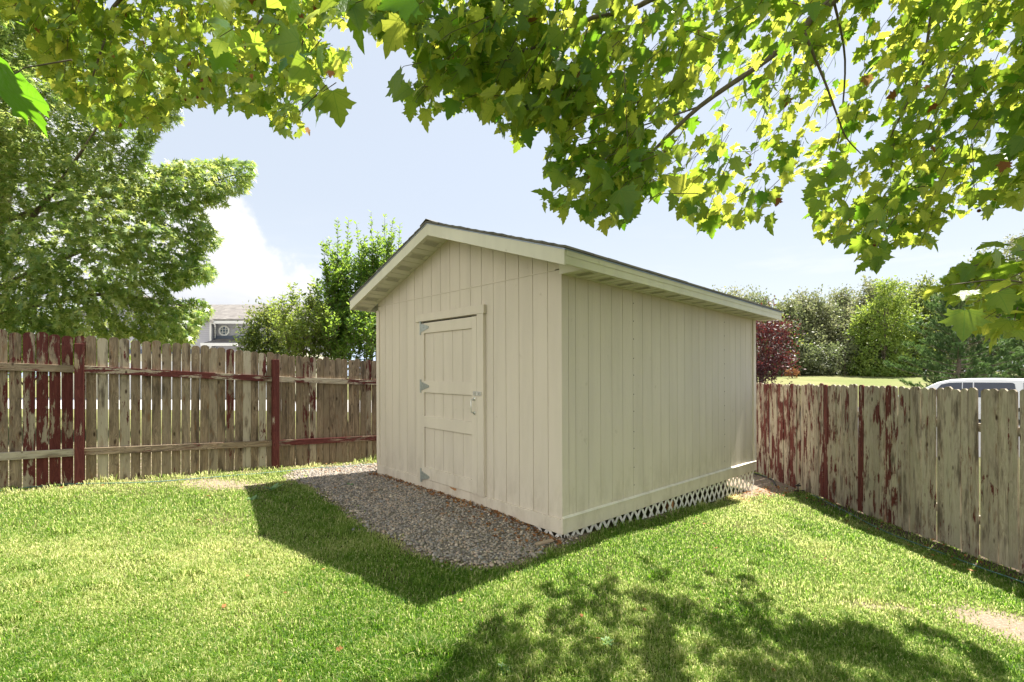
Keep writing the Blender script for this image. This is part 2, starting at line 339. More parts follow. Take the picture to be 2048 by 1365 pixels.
# ---------------------------------------------------------------- regions on the ground
GRAV = [G(*p)[:2] for p in [(590, 955), (640, 975), (700, 1018), (770, 1062), (830, 1098), (890, 1115), (950, 1131), (1000, 1128), (1050, 1112), (1100, 1090), (1120, 1083)]]
GRAV += [(C0+D1*.0)[:2]-D2[:2]*-.25, (C0+D1*SW+D2*.2)[:2], (C0+D1*(SW+.1)+D2*5)[:2], (C0+D1*(SW+1.0)+D2*5)[:2], G(757, 929)[:2], G(690, 934)[:2], G(600, 944)[:2]]
GRAV = np.array(GRAV)
FL0 = np.array([-5.86, 5.43]); FD = norm(np.array([.725, .689])); FN = np.array([FD[1], -FD[0]])     # left fence line, FN towards the yard
FR0 = np.array([5.06, 4.69]); FRD = norm(np.array([4.97-5.06, 9.67-4.69]))
def fleft(x, y): return (x-FL0[0])*FN[0]+(y-FL0[1])*FN[1]        # distance inside the yard
def fright(x, y): return -(x-(FR0[0]+(y-FR0[1])*FRD[0]/FRD[1]))
def bare_f(x, y):
    """0 lawn .. 1 bare soil; second value darker, thin-grassed strip by the right fence"""
    dl = fleft(x, y); dr = fright(x, y); s, t = st(x, y)
    b = .42*smooth(dl, .45, .05)*(y < 9)
    q = G(440, 968); b = np.maximum(b, .75*np.exp(-(((x-q[0])/.7)**2+((y-q[1])/.35)**2)))
    q = G(2020, 1255); b = np.maximum(b, .95*np.exp(-(((x-q[0])/.45)**2+((y-q[1])/.42)**2)))
    q = G(1770, 1215); b = np.maximum(b, .7*np.exp(-(((x-q[0])/.40)**2+((y-q[1])/.10)**2)))
    q = G(1560, 1175); b = np.maximum(b, .35*np.exp(-(((x-q[0])/.5)**2+((y-q[1])/.12)**2)))
    b = np.maximum(b, .9*smooth(t, SL-1.6, SL-.3)*smooth(-s, .34+.3*smooth(t, 4.2, 5), .12)*(s < .1)*(t < 6.5))
    b = np.maximum(b, .5*smooth(-s, .10, .04)*(s < .05)*(t > 0)*(t < SL))
    b = np.maximum(b, .95*smooth(t, SL-.15, SL+.05)*smooth(t, SL+2., SL+1.2)*smooth(s, -.35, -.1)*(s < SW))
    gd = polydist(x, y, GRAV); b = np.maximum(b, .75*smooth(gd, .22, .03)*(y < 8.5))
    dark_strip = smooth(dr, .62, .25)*(dr > -.2)*smooth(y, 9.0, 7.0)
    return b, dark_strip

# ---------------------------------------------------------------- ground sheet
ax = np.concatenate([-np.geomspace(900, 9.2, 34), np.arange(-9, 7.01, .1), np.geomspace(7.3, 900, 36)])
ay = np.concatenate([-np.geomspace(300, 1.2, 14), np.arange(-1, 11.01, .1), np.geomspace(11.3, 1500, 44)])
X, Y = np.meshgrid(ax, ay); Xf, Yf = X.ravel(), Y.ravel(); Zf = gz(Xf, Yf)
ing = inpoly(Xf, Yf, GRAV)
nx, ny = len(ax), len(ay); idx = np.arange(nx*ny).reshape(ny, nx)
quads = np.stack([idx[:-1, :-1], idx[:-1, 1:], idx[1:, 1:], idx[1:, :-1]], -1).reshape(-1, 4)
me = bpy.data.meshes.new('ground'); me.from_pydata(np.stack([Xf, Yf, Zf], 1).tolist(), [], quads.tolist())
b_, d_ = bare_f(Xf, Yf)
for nm, arr in (('bare', b_), ('dark_strip', d_)):
    at = me.attributes.new(nm, 'FLOAT', 'POINT'); at.data.foreach_set('value', arr.astype(np.float32))
me.polygons.foreach_set('use_smooth', [True]*len(me.polygons))
tag(link('ground', me, M['ground']), kind='structure')

# gravel bed and pebbles
gx = np.arange(GRAV[:, 0].min(), GRAV[:, 0].max(), .06); gy = np.arange(GRAV[:, 1].min(), GRAV[:, 1].max(), .06)
bx, by = np.meshgrid(gx, gy); bx, by = bx.ravel(), by.ravel(); k = inpoly(bx, by, GRAV); bx, by = bx[k], by[k]
V = np.stack([np.stack([bx+a*.031, by+b*.031, gz(bx+a*.031, by+b*.031)+.006], 1) for a, b in ((-1, -1), (1, -1), (1, 1), (-1, 1))], 1).reshape(-1, 3)
tag(bulk('gravel_bed', V, [(0, 1, 2, 3)], len(bx), M['gravelbed']), kind='structure')
N = 85000
x = rng.uniform(GRAV[:, 0].min()-.2, GRAV[:, 0].max()+.2, N); y = rng.uniform(GRAV[:, 1].min()-.2, GRAV[:, 1].max()+.2, N)
s_, t_ = st(x, y); gd = polydist(x, y, GRAV)
k = ((inpoly(x, y, GRAV)) | (gd < .20*rng.random(N)**2*n2(x, y, 4., 62)*1.6)) & ~((s_ > .02) & (t_ > .02) & (s_ < SW-.02)) & (y < 10)
x, y = x[k], y[k]; N = len(x)
ico = np.array([(0, 0, 1), (.89, 0, .45), (.28, .85, .45), (-.72, .53, .45), (-.72, -.53, .45), (.28, -.85, .45), (.72, .53, -.45), (-.28, .85, -.45), (-.89, 0, -.45), (-.28, -.85, -.45), (.72, -.53, -.45)])
icf = [(0, 1, 2), (0, 2, 3), (0, 3, 4), (0, 4, 5), (0, 5, 1), (1, 6, 2), (2, 7, 3), (3, 8, 4), (4, 9, 5), (5, 10, 1), (2, 6, 7), (3, 7, 8), (4, 8, 9), (5, 9, 10), (1, 10, 6)]
ang = rng.uniform(0, 6.28, N); sz_ = rng.uniform(.006, .0155, N)*np.where(rng.random(N) < .04, 1.6, 1.); sc = np.stack([sz_*rng.uniform(.8, 1.5, N), sz_, sz_*rng.uniform(.45, .8, N)], 1)
V = ico[None]*sc[:, None]*rng.uniform(.85, 1.15, (N, 11, 1)); ca, sa = np.cos(ang)[:, None], np.sin(ang)[:, None]
V = np.stack([V[..., 0]*ca-V[..., 1]*sa, V[..., 0]*sa+V[..., 1]*ca, V[..., 2]+rng.normal(0, .25, (N, 1))*V[..., 0]], -1)
V = V+np.stack([x, y, gz(x, y)+.008+rng.random(N)*.010], 1)[:, None]
o = bulk('gravel', V.reshape(-1, 3), icf, N, M['stone'], v=rng.random(N)); o.data.polygons.foreach_set('use_smooth', [True]*len(o.data.polygons)); tag(o, kind='stuff', label='grey and tan pea gravel beside the shed door wall', cat='gravel')

# ---------------------------------------------------------------- lawn
def lawn(N, ymin, ymax, xr, seed, wmul, hmul):
    r = np.random.default_rng(seed)
    yv = ymin*(ymax/ymin)**r.random(N) if ymin > 0 else r.uniform(ymin, ymax, N)
    lo, hi = xr; xv = r.uniform(lo, hi, N)
    if ymin > 0: xv = np.clip(r.uniform(-1.16, 1.16, N)*yv, lo, hi)
    dl, dr = fleft(xv, yv), fright(xv, yv); s, t = st(xv, yv); b, dm = bare_f(xv, yv)
    dens = 1-np.clip(b*1.15, 0, .97); dens *= 1-.80*dm*(n2(xv, yv, 3.0, 5) < .72)
    dens *= .55+.45*smooth(n2(xv, yv, 4., 3), .2, .5)
    k = (dl > .01) & (dr > -.01) & ~(inpoly(xv, yv, GRAV) & (polydist(xv, yv, GRAV) > .16*n2(xv, yv, 7., 61)**1.5+.004)) & ~((s > -.03) & (t > -.02) & (s < SW) & (t < SL+.02)) & (r.random(N) < dens)
    xv, yv, b, dl, dr, dm, s, t = xv[k], yv[k], b[k], dl[k], dr[k], dm[k], s[k], t[k]; n = len(xv)
    z = gz(xv, yv); D = np.maximum(yv, 1.6)
    clump = n2(xv, yv, 2.2, 11); fine = n2(xv, yv, 9., 12)
    h = (.016+.028*r.random(n))*(.65+.7*clump)*(1-.45*b)*hmul*(1+1.1*smooth(n2(xv, yv, 6., 31), .74, .95)+.35*(n2(xv, yv, 1.6, 33)-.5))*(1+1.5*(n2(xv, yv, 5., 32) > .5)*((dl < .16) | ((s < .0) & (s > -.09) & (t > 0) & (t < SL))))
    wd = (.0009+.0010*r.random(n))*(1+.34*D)*wmul
    az = r.uniform(0, 6.283, n)+1.5*clump; lean = r.uniform(.15, 1.15, n)
    dx, dy = np.cos(az)*lean*h, np.sin(az)*lean*h; px, py = -np.sin(az)*wd, np.cos(az)*wd
    b0 = np.stack([xv-px, yv-py, z-.004], 1); b1 = np.stack([xv+px, yv+py, z-.004], 1)
    m0 = np.stack([xv-px*.8+dx*.35, yv-py*.8+dy*.35, z+h*.62], 1); m1 = np.stack([xv+px*.8+dx*.35, yv+py*.8+dy*.35, z+h*.62], 1)
    tp = np.stack([xv+dx, yv+dy, z+h*(1.05-.35*lean)], 1)
    V = np.stack([b0, b1, m1, m0, tp], 1).reshape(-1, 3)
    big = n2(xv, yv, .9, 21)*.6+n2(xv, yv, 2.6, 22)*.4
    dry = .34+.50*smooth(big, .42, .80)+.55*b+.40*smooth(dl, 1.5, .2)*(xv < -.5)+.35*np.exp(-(((xv+3.2)/1.3)**2+((yv-4.4)/.9)**2))+.12*smooth(xv, 1, -3)*1.0
    strip = np.exp(-((xv-3.15-.10*(yv-5))/.22)**2)*smooth(yv, 3.4, 4.4)*.30
    vcol = np.clip(dry*.60-.03+strip+r.normal(0, .20, n)+.24*(fine-.5)-.15*dm, 0, 1)
    vcol = np.where(r.random(n) < .06+.10*dry, np.clip(.8+.2*r.random(n), 0, 1), vcol)
    return V, vcol, n
VV = []; cc_ = []; nn = 0
for a in ((840000, 2.0, 12.5, (-8.5, 5.3), 1, 1., 1.), (40000, -1.2, 2.0, (-5, 4.8), 2, 1.5, 1.)):
    V, c, n = lawn(*a); VV.append(V); cc_.append(c); nn += n
tag(bulk('grass', np.concatenate(VV), [(0, 1, 2, 3), (3, 2, 4)], nn, M['grass'], v=np.concatenate(cc_)), 'short green lawn with dry yellow patches around the shed', 'grass', kind='stuff')

# fallen leaves and bark chips
N = 1500; zone = rng.random(N)
pts = []
for q in zone:
    if q < .45: s = rng.uniform(.0, SW+.1); t = -abs(rng.normal(0, .07))-.01; p = (C0+D1*s+D2*t)[:2]
    elif q < .58: s = rng.uniform(-.1, 1.6); t = -rng.uniform(.02, .5); p = (C0+D1*s+D2*t)[:2]
    elif q < .72: s = -abs(rng.normal(0.1, .22)); t = rng.uniform(3.6, 5.6); p = (C0+D1*s+D2*t)[:2]
    elif q < .88: p = FR0+FRD*rng.uniform(-3, 5)-np.array([1, 0])*abs(rng.normal(0, .35)+.05)
    elif q < .94: p = FL0+FD*rng.uniform(3.4, 5.2)+FN*rng.uniform(.05, 1.)
    else: yv = rng.uniform(2.3, 8); p = np.array([rng.uniform(-1.0, .8)*yv, yv])
    pts.append(p)
pts = np.array(pts); s, t = st(pts[:, 0], pts[:, 1]); pts = pts[~((s > -.0) & (t > -.0) & (s < SW) & (t < SL))]; N = len(pts)
pos = np.stack([pts[:, 0], pts[:, 1], gz(pts[:, 0], pts[:, 1])+.018+.012*rng.random(N)], 1)
td = np.stack([rng.normal(0, 1, N), rng.normal(0, 1, N), rng.normal(0, .25, N)], 1); nr = np.stack([rng.normal(0, .35, N), rng.normal(0, .35, N), np.ones(N)], 1)
o = leaves('fallen_leaves', [(0, 0, 0), (.3, .15, .06), (.22, .35, .0), (.42, .55, .1), (.15, .75, .0), (0, 1, .08), (-.2, .7, 0), (-.4, .5, .12), (-.2, .3, 0), (-.3, .1, .05)],
           [(0, 1, 2, 3, 4, 5, 6, 7, 8, 9)], pos, td, nr, rng.uniform(.014, .05, N), M['litter']); tag(o, 'orange brown fallen leaves and chips along the shed wall and fence', 'leaf litter', kind='stuff')

# ---------------------------------------------------------------- shed
def sh(s, t, z): return C0+D1*s+D2*t+DZ*z
shf = lambda p: sh(*p)
shed = thing('garden_shed', 'tan wooden garden shed with shallow gable roof and closed plank door', 'shed', C0)
EZ, PK, PS = 2.548, 3.27, 1.8335           # wall top, peak of wall, ridge position
slope = (3.407-2.71)/(1.808+.312)
def walltop(s): return 3.407-slope*abs(s-1.818)-.1585
def wallpart(name, lo, hi, grooves, face, side_t=None, ztop=None, z0=.10):
    """planked wall: boards 16 mm proud of a backing, 7 mm grooves between"""
    mb = MB(shf); mb2 = None
    cuts = [lo]+[g for g in grooves if lo < g < hi]+[hi]
    for a, b in zip(cuts[:-1], cuts[1:]):
        a2, b2 = a+(.0034 if a > lo else 0), b-(.0034 if b < hi else 0)
        if face == 'front':
            tp = [(a2, ztop(a2)), (b2, ztop(b2))]
            if a2 < PS < b2: tp.insert(1, (PS, ztop(PS)))
            pts = [(a2, 0, z0), (b2, 0, z0)]+[(q, 0, zz) for q, zz in tp[::-1]]
            mb.prism(pts, (0, .0165, 0))
        elif face == 'side':
            mb.box((0, a2, z0), (.016, b2, ztop(a)))
    return mb
gf = [.18+.2035*i for i in range(-1, 20)]; gs = [.21-.104+.2035*i/1. for i in range(-1, 26)]
gs = [.10]+[.207+.2035*i for i in range(0, 24)]
low = lambda s: 2.590
mb = MB(shf)
# lower field, then gable field above the metal flashing joint
a = wallpart('w', .016, SW-.0, gf, 'front', ztop=low); mb.add(a.v, a.f)
up = MB(shf)
cuts = [.016]+[g for g in gf if .02 < g < SW]+[SW]
for p, q in zip(cuts[:-1], cuts[1:]):
    p2, q2 = p+.0034, q-.0034; tp = [(p2, walltop(p2)), (q2, walltop(q2))]
    if p2 < PS < q2: tp.insert(1, (PS, walltop(PS)))
    if min(walltop(p2), walltop(q2)) < 2.606: tp = [(qq, max(2.606, zz)) for qq, zz in tp]
    pts = [(p2, -.001, 2.600), (q2, -.001, 2.600)]+[(qq, -.001, zz) for qq, zz in tp[::-1]]
    mb.prism(pts, (0, .017, 0))
mb.prism([(.005, .0062, .1), (SW-.005, .0062, .1), (SW-.005, .0062, EZ), (PS, .0062, walltop(PS)-.02), (.005, .0062, EZ)], (0, .07, 0))
fw = mb.build('gable_wall', M['siding'], shed)
mb = MB(shf); a = wallpart('w', .0, SL, gs, 'side', ztop=lambda q: EZ+.01); mb.add(a.v, a.f); mb.box((.0062, .08, .1), (.07, SL-.02, EZ))
for tt in (1.227, 3.662):
    for zz in np.arange(.35, 2.5, .205):
        zz += rng.normal(0, .01); mb.box((-.0012, tt+.006, zz-.006), (.001, tt+.018, zz+.006), 1)
mb.build('side_wall', [M['siding'], M['dark']], shed)
mb = MB(shf); mb.box((SW-.03, .08, .1), (SW-.001, SL-.02, EZ)); mb.build('far_side_wall', M['siding'], shed)
mb = MB(shf); mb.prism([(.02, SL, .1), (SW-.02, SL, .1), (SW-.02, SL, EZ), (PS, SL, walltop(PS)), (.02, SL, EZ)], (0, -.02, 0)); mb.build('back_wall', M['siding'], shed)
mb = MB(shf); mb.box((.08, -.006, 2.5905), (3.58, .012, 2.5985)); mb.build('flashing', M['trim'], shed)
mb = MB(shf); mb.box((-.022, -.024, .064), (SW+.002, .0155, .203)); mb.box((-.024, -.0235, .066), (.0, SL+.02, .212)); mb.build('skirt_board', M['trim'], shed, bevel=.003)
mb = MB(shf); mb.prism([(-.032, .0, .2125), (-.001, .0, .2125), (-.001, .0, .229), (-.032, .0, .2165)], (0, SL-.005, 0)); mb.build('skirt_ledge', M['fascia'], shed)
mb = MB(shf); mb.box((SW-.062, -.020, .2035), (SW+.018, .0, EZ-.02)); mb.box((SW+.0005, 0.0005, .21), (SW+.018, .08, EZ-.02)); mb.build('corner_board', M['trim'], shed, bevel=.002)
mb = MB(shf); mb.box((-.020, SL-.085, .2295), (-.0005, SL+.018, EZ-.005)); mb.build('corner_board', M['trim'], shed, bevel=.002)
mb = MB(shf); mb.box((.06, .1, .10), (SW-.06, SL-.1, .19)); mb.build('floor', M['bare'], shed)
mb = MB(shf)
for q in (.35, 1.8, 3.2): mb.box((q, .25, -.25), (q+.09, SL-.25, .0995))
mb.build('skid', M['bark'], shed)
# door
mb = MB(shf); mb.box((1.238, -.004, .205), (2.408, -.0012, 2.262)); mb.build('door_opening', M['dark'], shed)
door = None
mb = MB(shf); dg = [1.327+.0+i*.2035 for i in range(1, 6)]; cuts = [1.33]+[2.339-.203*i for i in range(4, 0, -1)]+[2.34]
for p, q in zip(cuts[:-1], cuts[1:]): mb.box((p+.003, -.018, .30), (q-.003, -.006, 2.15))
mb.box((1.33, -.0062, .30), (2.34, -.0045, 2.15))
door = mb.build('door', M['siding'], shed)
door.name = 'door'
mb = MB(shf); mb.box((1.242, -.040, .207), (1.333, -.0065, 2.246)); mb.build('stile', M['trim'], door, bevel=.002)
mb = MB(shf); mb.box((2.339, -.040, .207), (2.404, -.0065, 2.240)); mb.build('stile', M['trim'], door, bevel=.002)
for a, b in ((2.112, 2.243), (1.338, 1.490), (.884, 1.030), (.210, .362)):
    mb = MB(shf); mb.box((1.3335, -.039, a), (2.3385, -.0065, b)); mb.build('rail', M['trim'], door, bevel=.002)
mb = MB(shf); mb.box((1.122, -.042, .2035), (1.236, -.0005, 2.267)); mb.build('door_casing', M['trim'], shed, bevel=.002)
mb = MB(shf); mb.box((2.411, -.024, .2035), (2.53, -.0005, 2.267)); mb.build('door_casing', M['trim'], shed, bevel=.002)
mb = MB(shf); mb.box((1.108, -.046, 2.268), (2.542, -.0005, 2.366)); mb.build('door_lintel', M['trim'], shed, bevel=.002)
for zc in (2.185, 1.420, .245):
    mb = MB(shf); mb.box((2.4065, -.046, zc-.088), (2.462, -.0405, zc+.088)) if False else mb.box((2.414, -.030, zc-.088), (2.455, -.0245, zc+.088))
    mb.prism([(2.398, -.046, zc-.058), (2.398, -.046, zc+.058), (2.225, -.046, zc+.014), (2.215, -.046, zc), (2.225, -.046, zc-.014)], (0, .0055, 0))
    mb.tube([(2.407, -.046, zc-.088), (2.407, -.046, zc+.088)], .0075, 10)
    for q, zz in ((2.375, .035), (2.375, -.035), (2.33, 0), (2.25, 0)): mb.tube([(q, -.0495, zc+zz), (q, -.046, zc+zz)], .007, 8)
    mb.build('hinge', M['galv'], shed)
mb = MB(shf)
mb.box((1.235, -.0475, 1.338), (1.300, -.0405, 1.388)); mb.box((1.155, -.0495, 1.340), (1.232, -.0425, 1.384)); mb.tube([(1.2335, -.049, 1.338), (1.2335, -.049, 1.388)], .006, 8)
mb.tube([(1.195, -.049, 1.352), (1.195, -.070, 1.352), (1.195, -.070, 1.372), (1.195, -.049, 1.372)], .004, 6); mb.build('hasp', M['chrome'], shed)
mb = MB(shf); mb.box((1.270, -.044, 1.278), (1.304, -.0405, 1.318)); mb.box((1.270, -.044, 1.118), (1.304, -.0405, 1.156))
mb.tube([(1.287, -.044, 1.296), (1.287, -.078, 1.290), (1.287, -.088, 1.275), (1.287, -.088, 1.160), (1.287, -.078, 1.145), (1.287, -.044, 1.139)], .0075, 8)
mb.build('door_handle', M['chrome'], shed, smooth_=True)
mb = MB(shf); mb.prism([(1.80, -.0255, .199), (1.66, -.0255, .199), (1.655, -.0255, .178), (1.70, -.0255, .168), (1.72, -.0255, .176), (1.76, -.0255, .181)], (0, .001, 0)); mb.build('chipped_patch', M['bare'], shed)

# roof: fascia boards, soffits, shingle courses
ov = .30; sE, sW2 = -.312, SW+.268
def rz(s): return 3.407-slope*abs(s-1.818)             # top surface of shingles
for a, b in ((sE, 1.818), (1.818, sW2)):
    for y_ in (-ov-.02, SL+ov):
        mb = MB(shf); mb.prism([(a, y_, rz(a)-.045), (b, y_, rz(b)-.045), (b, y_, rz(b)-.178), (a, y_, rz(a)-.178)], (0, .02, 0)); mb.build('rake_board', M['fascia'], shed, bevel=.002)
mb = MB(shf); mb.box((sE-.0, -ov+.0005, 2.541), (sE+.02, SL+ov-.0005, 2.662)); mb.box((sE-.006, -ov+.0005, 2.612), (sE-.0005, SL+ov-.0005, 2.661)); mb.build('eave_fascia', M['fascia'], shed, bevel=.002)
mb = MB(shf); mb.box((sW2-.02, -ov+.0005, 2.541), (sW2, SL+ov-.0005, 2.652)); mb.build('eave_fascia', M['fascia'], shed)
def soff(run, n, flat):
    """ribbed vinyl soffit: panels with raised ribs, every third panel slotted"""
    so_, ve = MB(shf), MB(shf); w_ = run/n
    for i in range(n):
        a, b = i*w_, (i+1)*w_
        flat(so_, a+.004, b-.004, 0.); flat(so_, a-.002, a+.003, .006)
        if i % 3 == 1:
            for q in range(10): flat(ve, a+w_*(q+.6)/10.6, a+w_*(q+.9)/10.6, -.0015, True)
    return so_, ve
def eave_piece(mb, a, b, dz, slot=False):
    lo, hi = (sE+.06, -.07) if slot else (sE+.021, -.001)
    mb.box((lo, -.03+a, EZ-.003-(dz if dz > 0 else 0)-(.002 if slot else 0)), (hi, -.03+b, EZ+.006))
so_, ve = soff(SL+ov+.01, 46, eave_piece); so_.add(ve.v, ve.f, 1); so_.build('eave_soffit', [M['soffit'], M['vent']], shed)
def rake_piece(sgn):
    def f(mb, a, b, dz, slot=False):
        p, q = (1.818-sgn*a, 1.818-sgn*b); lo, hi = (-ov+.05, -.06) if slot else (-ov+.001, -.002)
        zz = lambda s: rz(s)-.160-(.002 if slot else 0)-(dz if dz > 0 else 0)
        mb.prism([(p, lo, zz(p)), (q, lo, zz(q)), (q, lo, zz(q)+.01), (p, lo, zz(p)+.01)], (0, hi-lo, 0))
    return f
for sgn, run in ((1, 2.11), (-1, 2.10)):
    so_, ve = soff(run, 20, rake_piece(sgn)); so_.add(ve.v, ve.f, 1); so_.build('rake_soffit', [M['soffit'], M['vent']], shed)
mb = MB(shf)
for t0, t1 in ((-ov+.001, -.04), (SL+.04, SL+ov-.001)):
    mb.prism([(sE+.021, t0+.0, EZ-.012), (.0, t0, EZ-.012), (.0, t0, rz(0)-.165), (sE+.021, t0, rz(sE)-.165)], (0, .0, 0)) if False else None
mb.prism([(sE+.022, -.035, EZ-.002), (-.002, -.035, EZ-.002), (-.002, -.035, rz(0)-.162), (sE+.022, -.035, rz(sE)-.162)], (0, .03, 0)); mb.build('soffit_return', M['fascia'], shed)
mb = MB(shf)
for a, b in ((sE-.012, 1.818), (1.818, sW2+.012)):
    mb.prism([(a, -ov-.026, rz(a)-.036), (b, -ov-.026, rz(b)-.036), (b, -ov-.026, rz(b)-.044), (a, -ov-.026, rz(a)-.044)], (0, SL+2*ov+.052, 0))
for q in (0,):
    mb.box((sE-.014, -ov-.02, 2.660), (sE-.0005, SL+ov+.02, 2.668))
mb.build('drip_edge', M['drip'], shed)
mb = MB(shf); r2 = np.random.default_rng(3)
for sgn, e in ((1, sE-.025), (-1, sW2+.025)):
    run = abs(1.818-e); n = 16; wst = run/n
    for i in range(n):
        a = e+sgn*wst*i; b = a+sgn*(wst+.03); tt = -ov-.035
        while tt < SL+ov+.03:
            L = min(r2.uniform(.14, .32), SL+ov+.035-tt); th = .010+r2.uniform(0, .006)*(r2.random() < .55)
            b_cl = min(b, 1.818) if sgn > 0 else max(b, 1.818)
            za, zb = rz(a)-.026, rz(b_cl)-.028
            mb.prism([(a, tt+.001, za), (b_cl, tt+.001, zb), (b_cl, tt+.001, zb+.012), (a, tt+.001, za+th+.010)], (0, L-.002, 0)); tt += L
tt = -ov-.04
while tt < SL+ov:
    L = .16
    for sg in (1, -1):
        mb.prism([(1.818, tt, rz(1.818)+.006), (1.818-sg*.13, tt, rz(1.818-.13)-.006), (1.818-sg*.13, tt, rz(1.818-.13)-.001), (1.818, tt, rz(1.818)+.013)], (0, L-.012, 0))
    tt += L
for a, b in ((sE, 1.815), (1.821, sW2)):
    mb.prism([(a, -ov-.028, rz(a)-.035), (b, -ov-.028, rz(b)-.035), (b, -ov-.028, rz(b)-.024), (a, -ov-.028, rz(a)-.024)], (0, SL+2*ov+.056, 0))
mb.build('shingle_roof', M['shingle'], shed)
# lattice skirt
def lattice(lo, hi, place, zb, zt=.075):
    mb = MB(shf); sp_, wd = .142, .041; H = .62; z0 = zt-H
    for layer, sg in ((0, 1), (1, -1)):
        q = lo-H*.72
        while q < hi+H*.72:
            pts = [(q, z0), (q+wd, z0), (q+wd+sg*H*.72, zt), (q+sg*H*.72, zt)]
            # clip to lo..hi
            def clip(pts, val, keep):
                out = []
                for i in range(len(pts)):
                    a, b = pts[i-1], pts[i]; ia, ib = keep(a[0]), keep(b[0])
                    if ia != ib: tt_ = (val-a[0])/(b[0]-a[0]); out.append((val, a[1]+tt_*(b[1]-a[1])))
                    if ib: out.append(b)
                return out
            pts = clip(pts, lo, lambda x_: x_ >= lo); pts = clip(pts, hi, lambda x_: x_ <= hi) if pts else pts
            if len(pts) > 2:
                d = .008+.006*layer; p3, dv = place(pts, d); mb.prism(p3, dv)
            q += sp_*1.05
    return mb
lattice(.04, SL-.01, lambda pts, d: ([(d, a, b) for a, b in pts], (.0055, 0, 0)), 0).build('lattice_skirt', M['lattice'], shed)
lattice(.02, 1.1, lambda pts, d: ([(a, d, b) for a, b in pts], (0, .0055, 0)), 0).build('lattice_skirt', M['lattice'], shed)
q = sh(.06, 2.13, 0); mb = MB(shf); mb.box((.03, 2.10, -.30), (.12, 2.19, .0)); mb.build('support_block', M['bare'], shed)

# ---------------------------------------------------------------- fences
def picket(mb, a, d, nrm_, wd, z0, z1, th, off, tilt=0.):
    """dog-eared board: a base point on the line, d along, nrm_ out"""
    c = wd*.26; pr = [(0, z0), (wd, z0), (wd, z1-c), (wd-c*.75, z1-c*.25), (wd-c*1.2, z1), (c*1.2, z1), (c*.75, z1-c*.25), (0, z1-c)]
    pts = [np.array([*(a+d*(x_+tilt*(zz-z0))+nrm_*off), zz]) for x_, zz in pr]
    mb.prism(pts, (*(nrm_*th), 0))
fence = thing('wooden_fence', 'weathered board fence with red painted posts and rails facing the yard, left of the shed', 'fence', (*(FL0+FD*2), 0), 'board fences round the yard')
def ltop(t): return 2.09-.0487*t+(.02*np.sin(t*1.3))
def tpix(px):                              # position along the left fence seen at column px
    u_ = (px-CX)/F; return (u_*FL0[1]-FL0[0])/(FD[0]-u_*FD[1])
posts = [tpix(158)-2.36, tpix(158), tpix(548)]; posts.append(posts[-1]+2.42); posts.append(posts[-1]+2.42)
pitch = (posts[2]-posts[1])/20.6
t = posts[1]-.045-pitch*26; rest = MB(); i = 0
lastv = tpix(775)
while t < 10.15:
    a = FL0+FD*t; wd = pitch-rng.uniform(.006, .012); z0 = float(gz(*a))-.01+rng.uniform(-.01, .02); z1 = ltop(t)+rng.normal(0, .012)
    th = .018; vis = -1.2 < t < lastv+.1
    mb = MB() if vis else rest
    picket(mb, a, FD, FN, wd, z0, z1, th, rng.uniform(-.003, .002), rng.normal(0, .003))
    if vis:
        px_here = (a[0]/a[1])*F+CX
        pa = .16+.20*rng.random()+(.34 if px_here < 170 else 0)+(.28 if 60 < px_here < 150 else 0)+(.5*(rng.random() < .10))-(.14 if px_here > 420 else 0)
        mb.build('picket', M['fence'], fence, attrs={'rnd': rng.random(), 'paint': pa, 'horiz': 0.})
    t += pitch
o = rest.build('picket', M['fence'], fence, attrs={'rnd': .4, 'paint': .3, 'horiz': 0.}); o['kind'] = 'stuff'
for j, tp in enumerate(posts):
    mb = MB(); a = FL0+FD*(tp-.045)+FN*.019; z1 = ltop(tp)-.10
    mb.prism([np.array([*(a+FD*x_+FN*y_), float(gz(*a))-.3]) for x_, y_ in ((0, 0), (.09, 0), (.09, .09), (0, .09))], (0, 0, z1-float(gz(*a))+.3))
    mb.build('post', M['fence'], fence, bevel=.004, attrs={'rnd': (.3, .0, .82, .4, .5)[j], 'paint': (.6, 1.05, 1.25, .4, .4)[j], 'horiz': 0.})
for j in range(len(posts)-1):
    for fr, pa in ((.225, (.45, .9, .62, .3)[j]), (.785, (.35, .40, 1.0, .3)[j])):
        t0, t1 = posts[j]+.047, posts[j+1]-.047; mb = MB(); vs = []
        for tt in (t0, t1):
            a = FL0+FD*tt; top = ltop(tt); bot = float(gz(*a)); zc = top-(top-bot)*fr
            for y_, zz in ((.0185, zc-.045), (.060, zc-.045), (.060, zc+.044), (.0185, zc+.044)): vs.append(np.array([*(a+FN*y_), zz]))
        mb.add(vs, [(0, 1, 2, 3), (7, 6, 5, 4), (0, 4, 5, 1), (1, 5, 6, 2), (2, 6, 7, 3), (3, 7, 4, 0)])
        mb.build('rail', M['fence'], fence, bevel=.003, attrs={'rnd': rng.random(), 'paint': pa, 'horiz': 1.})

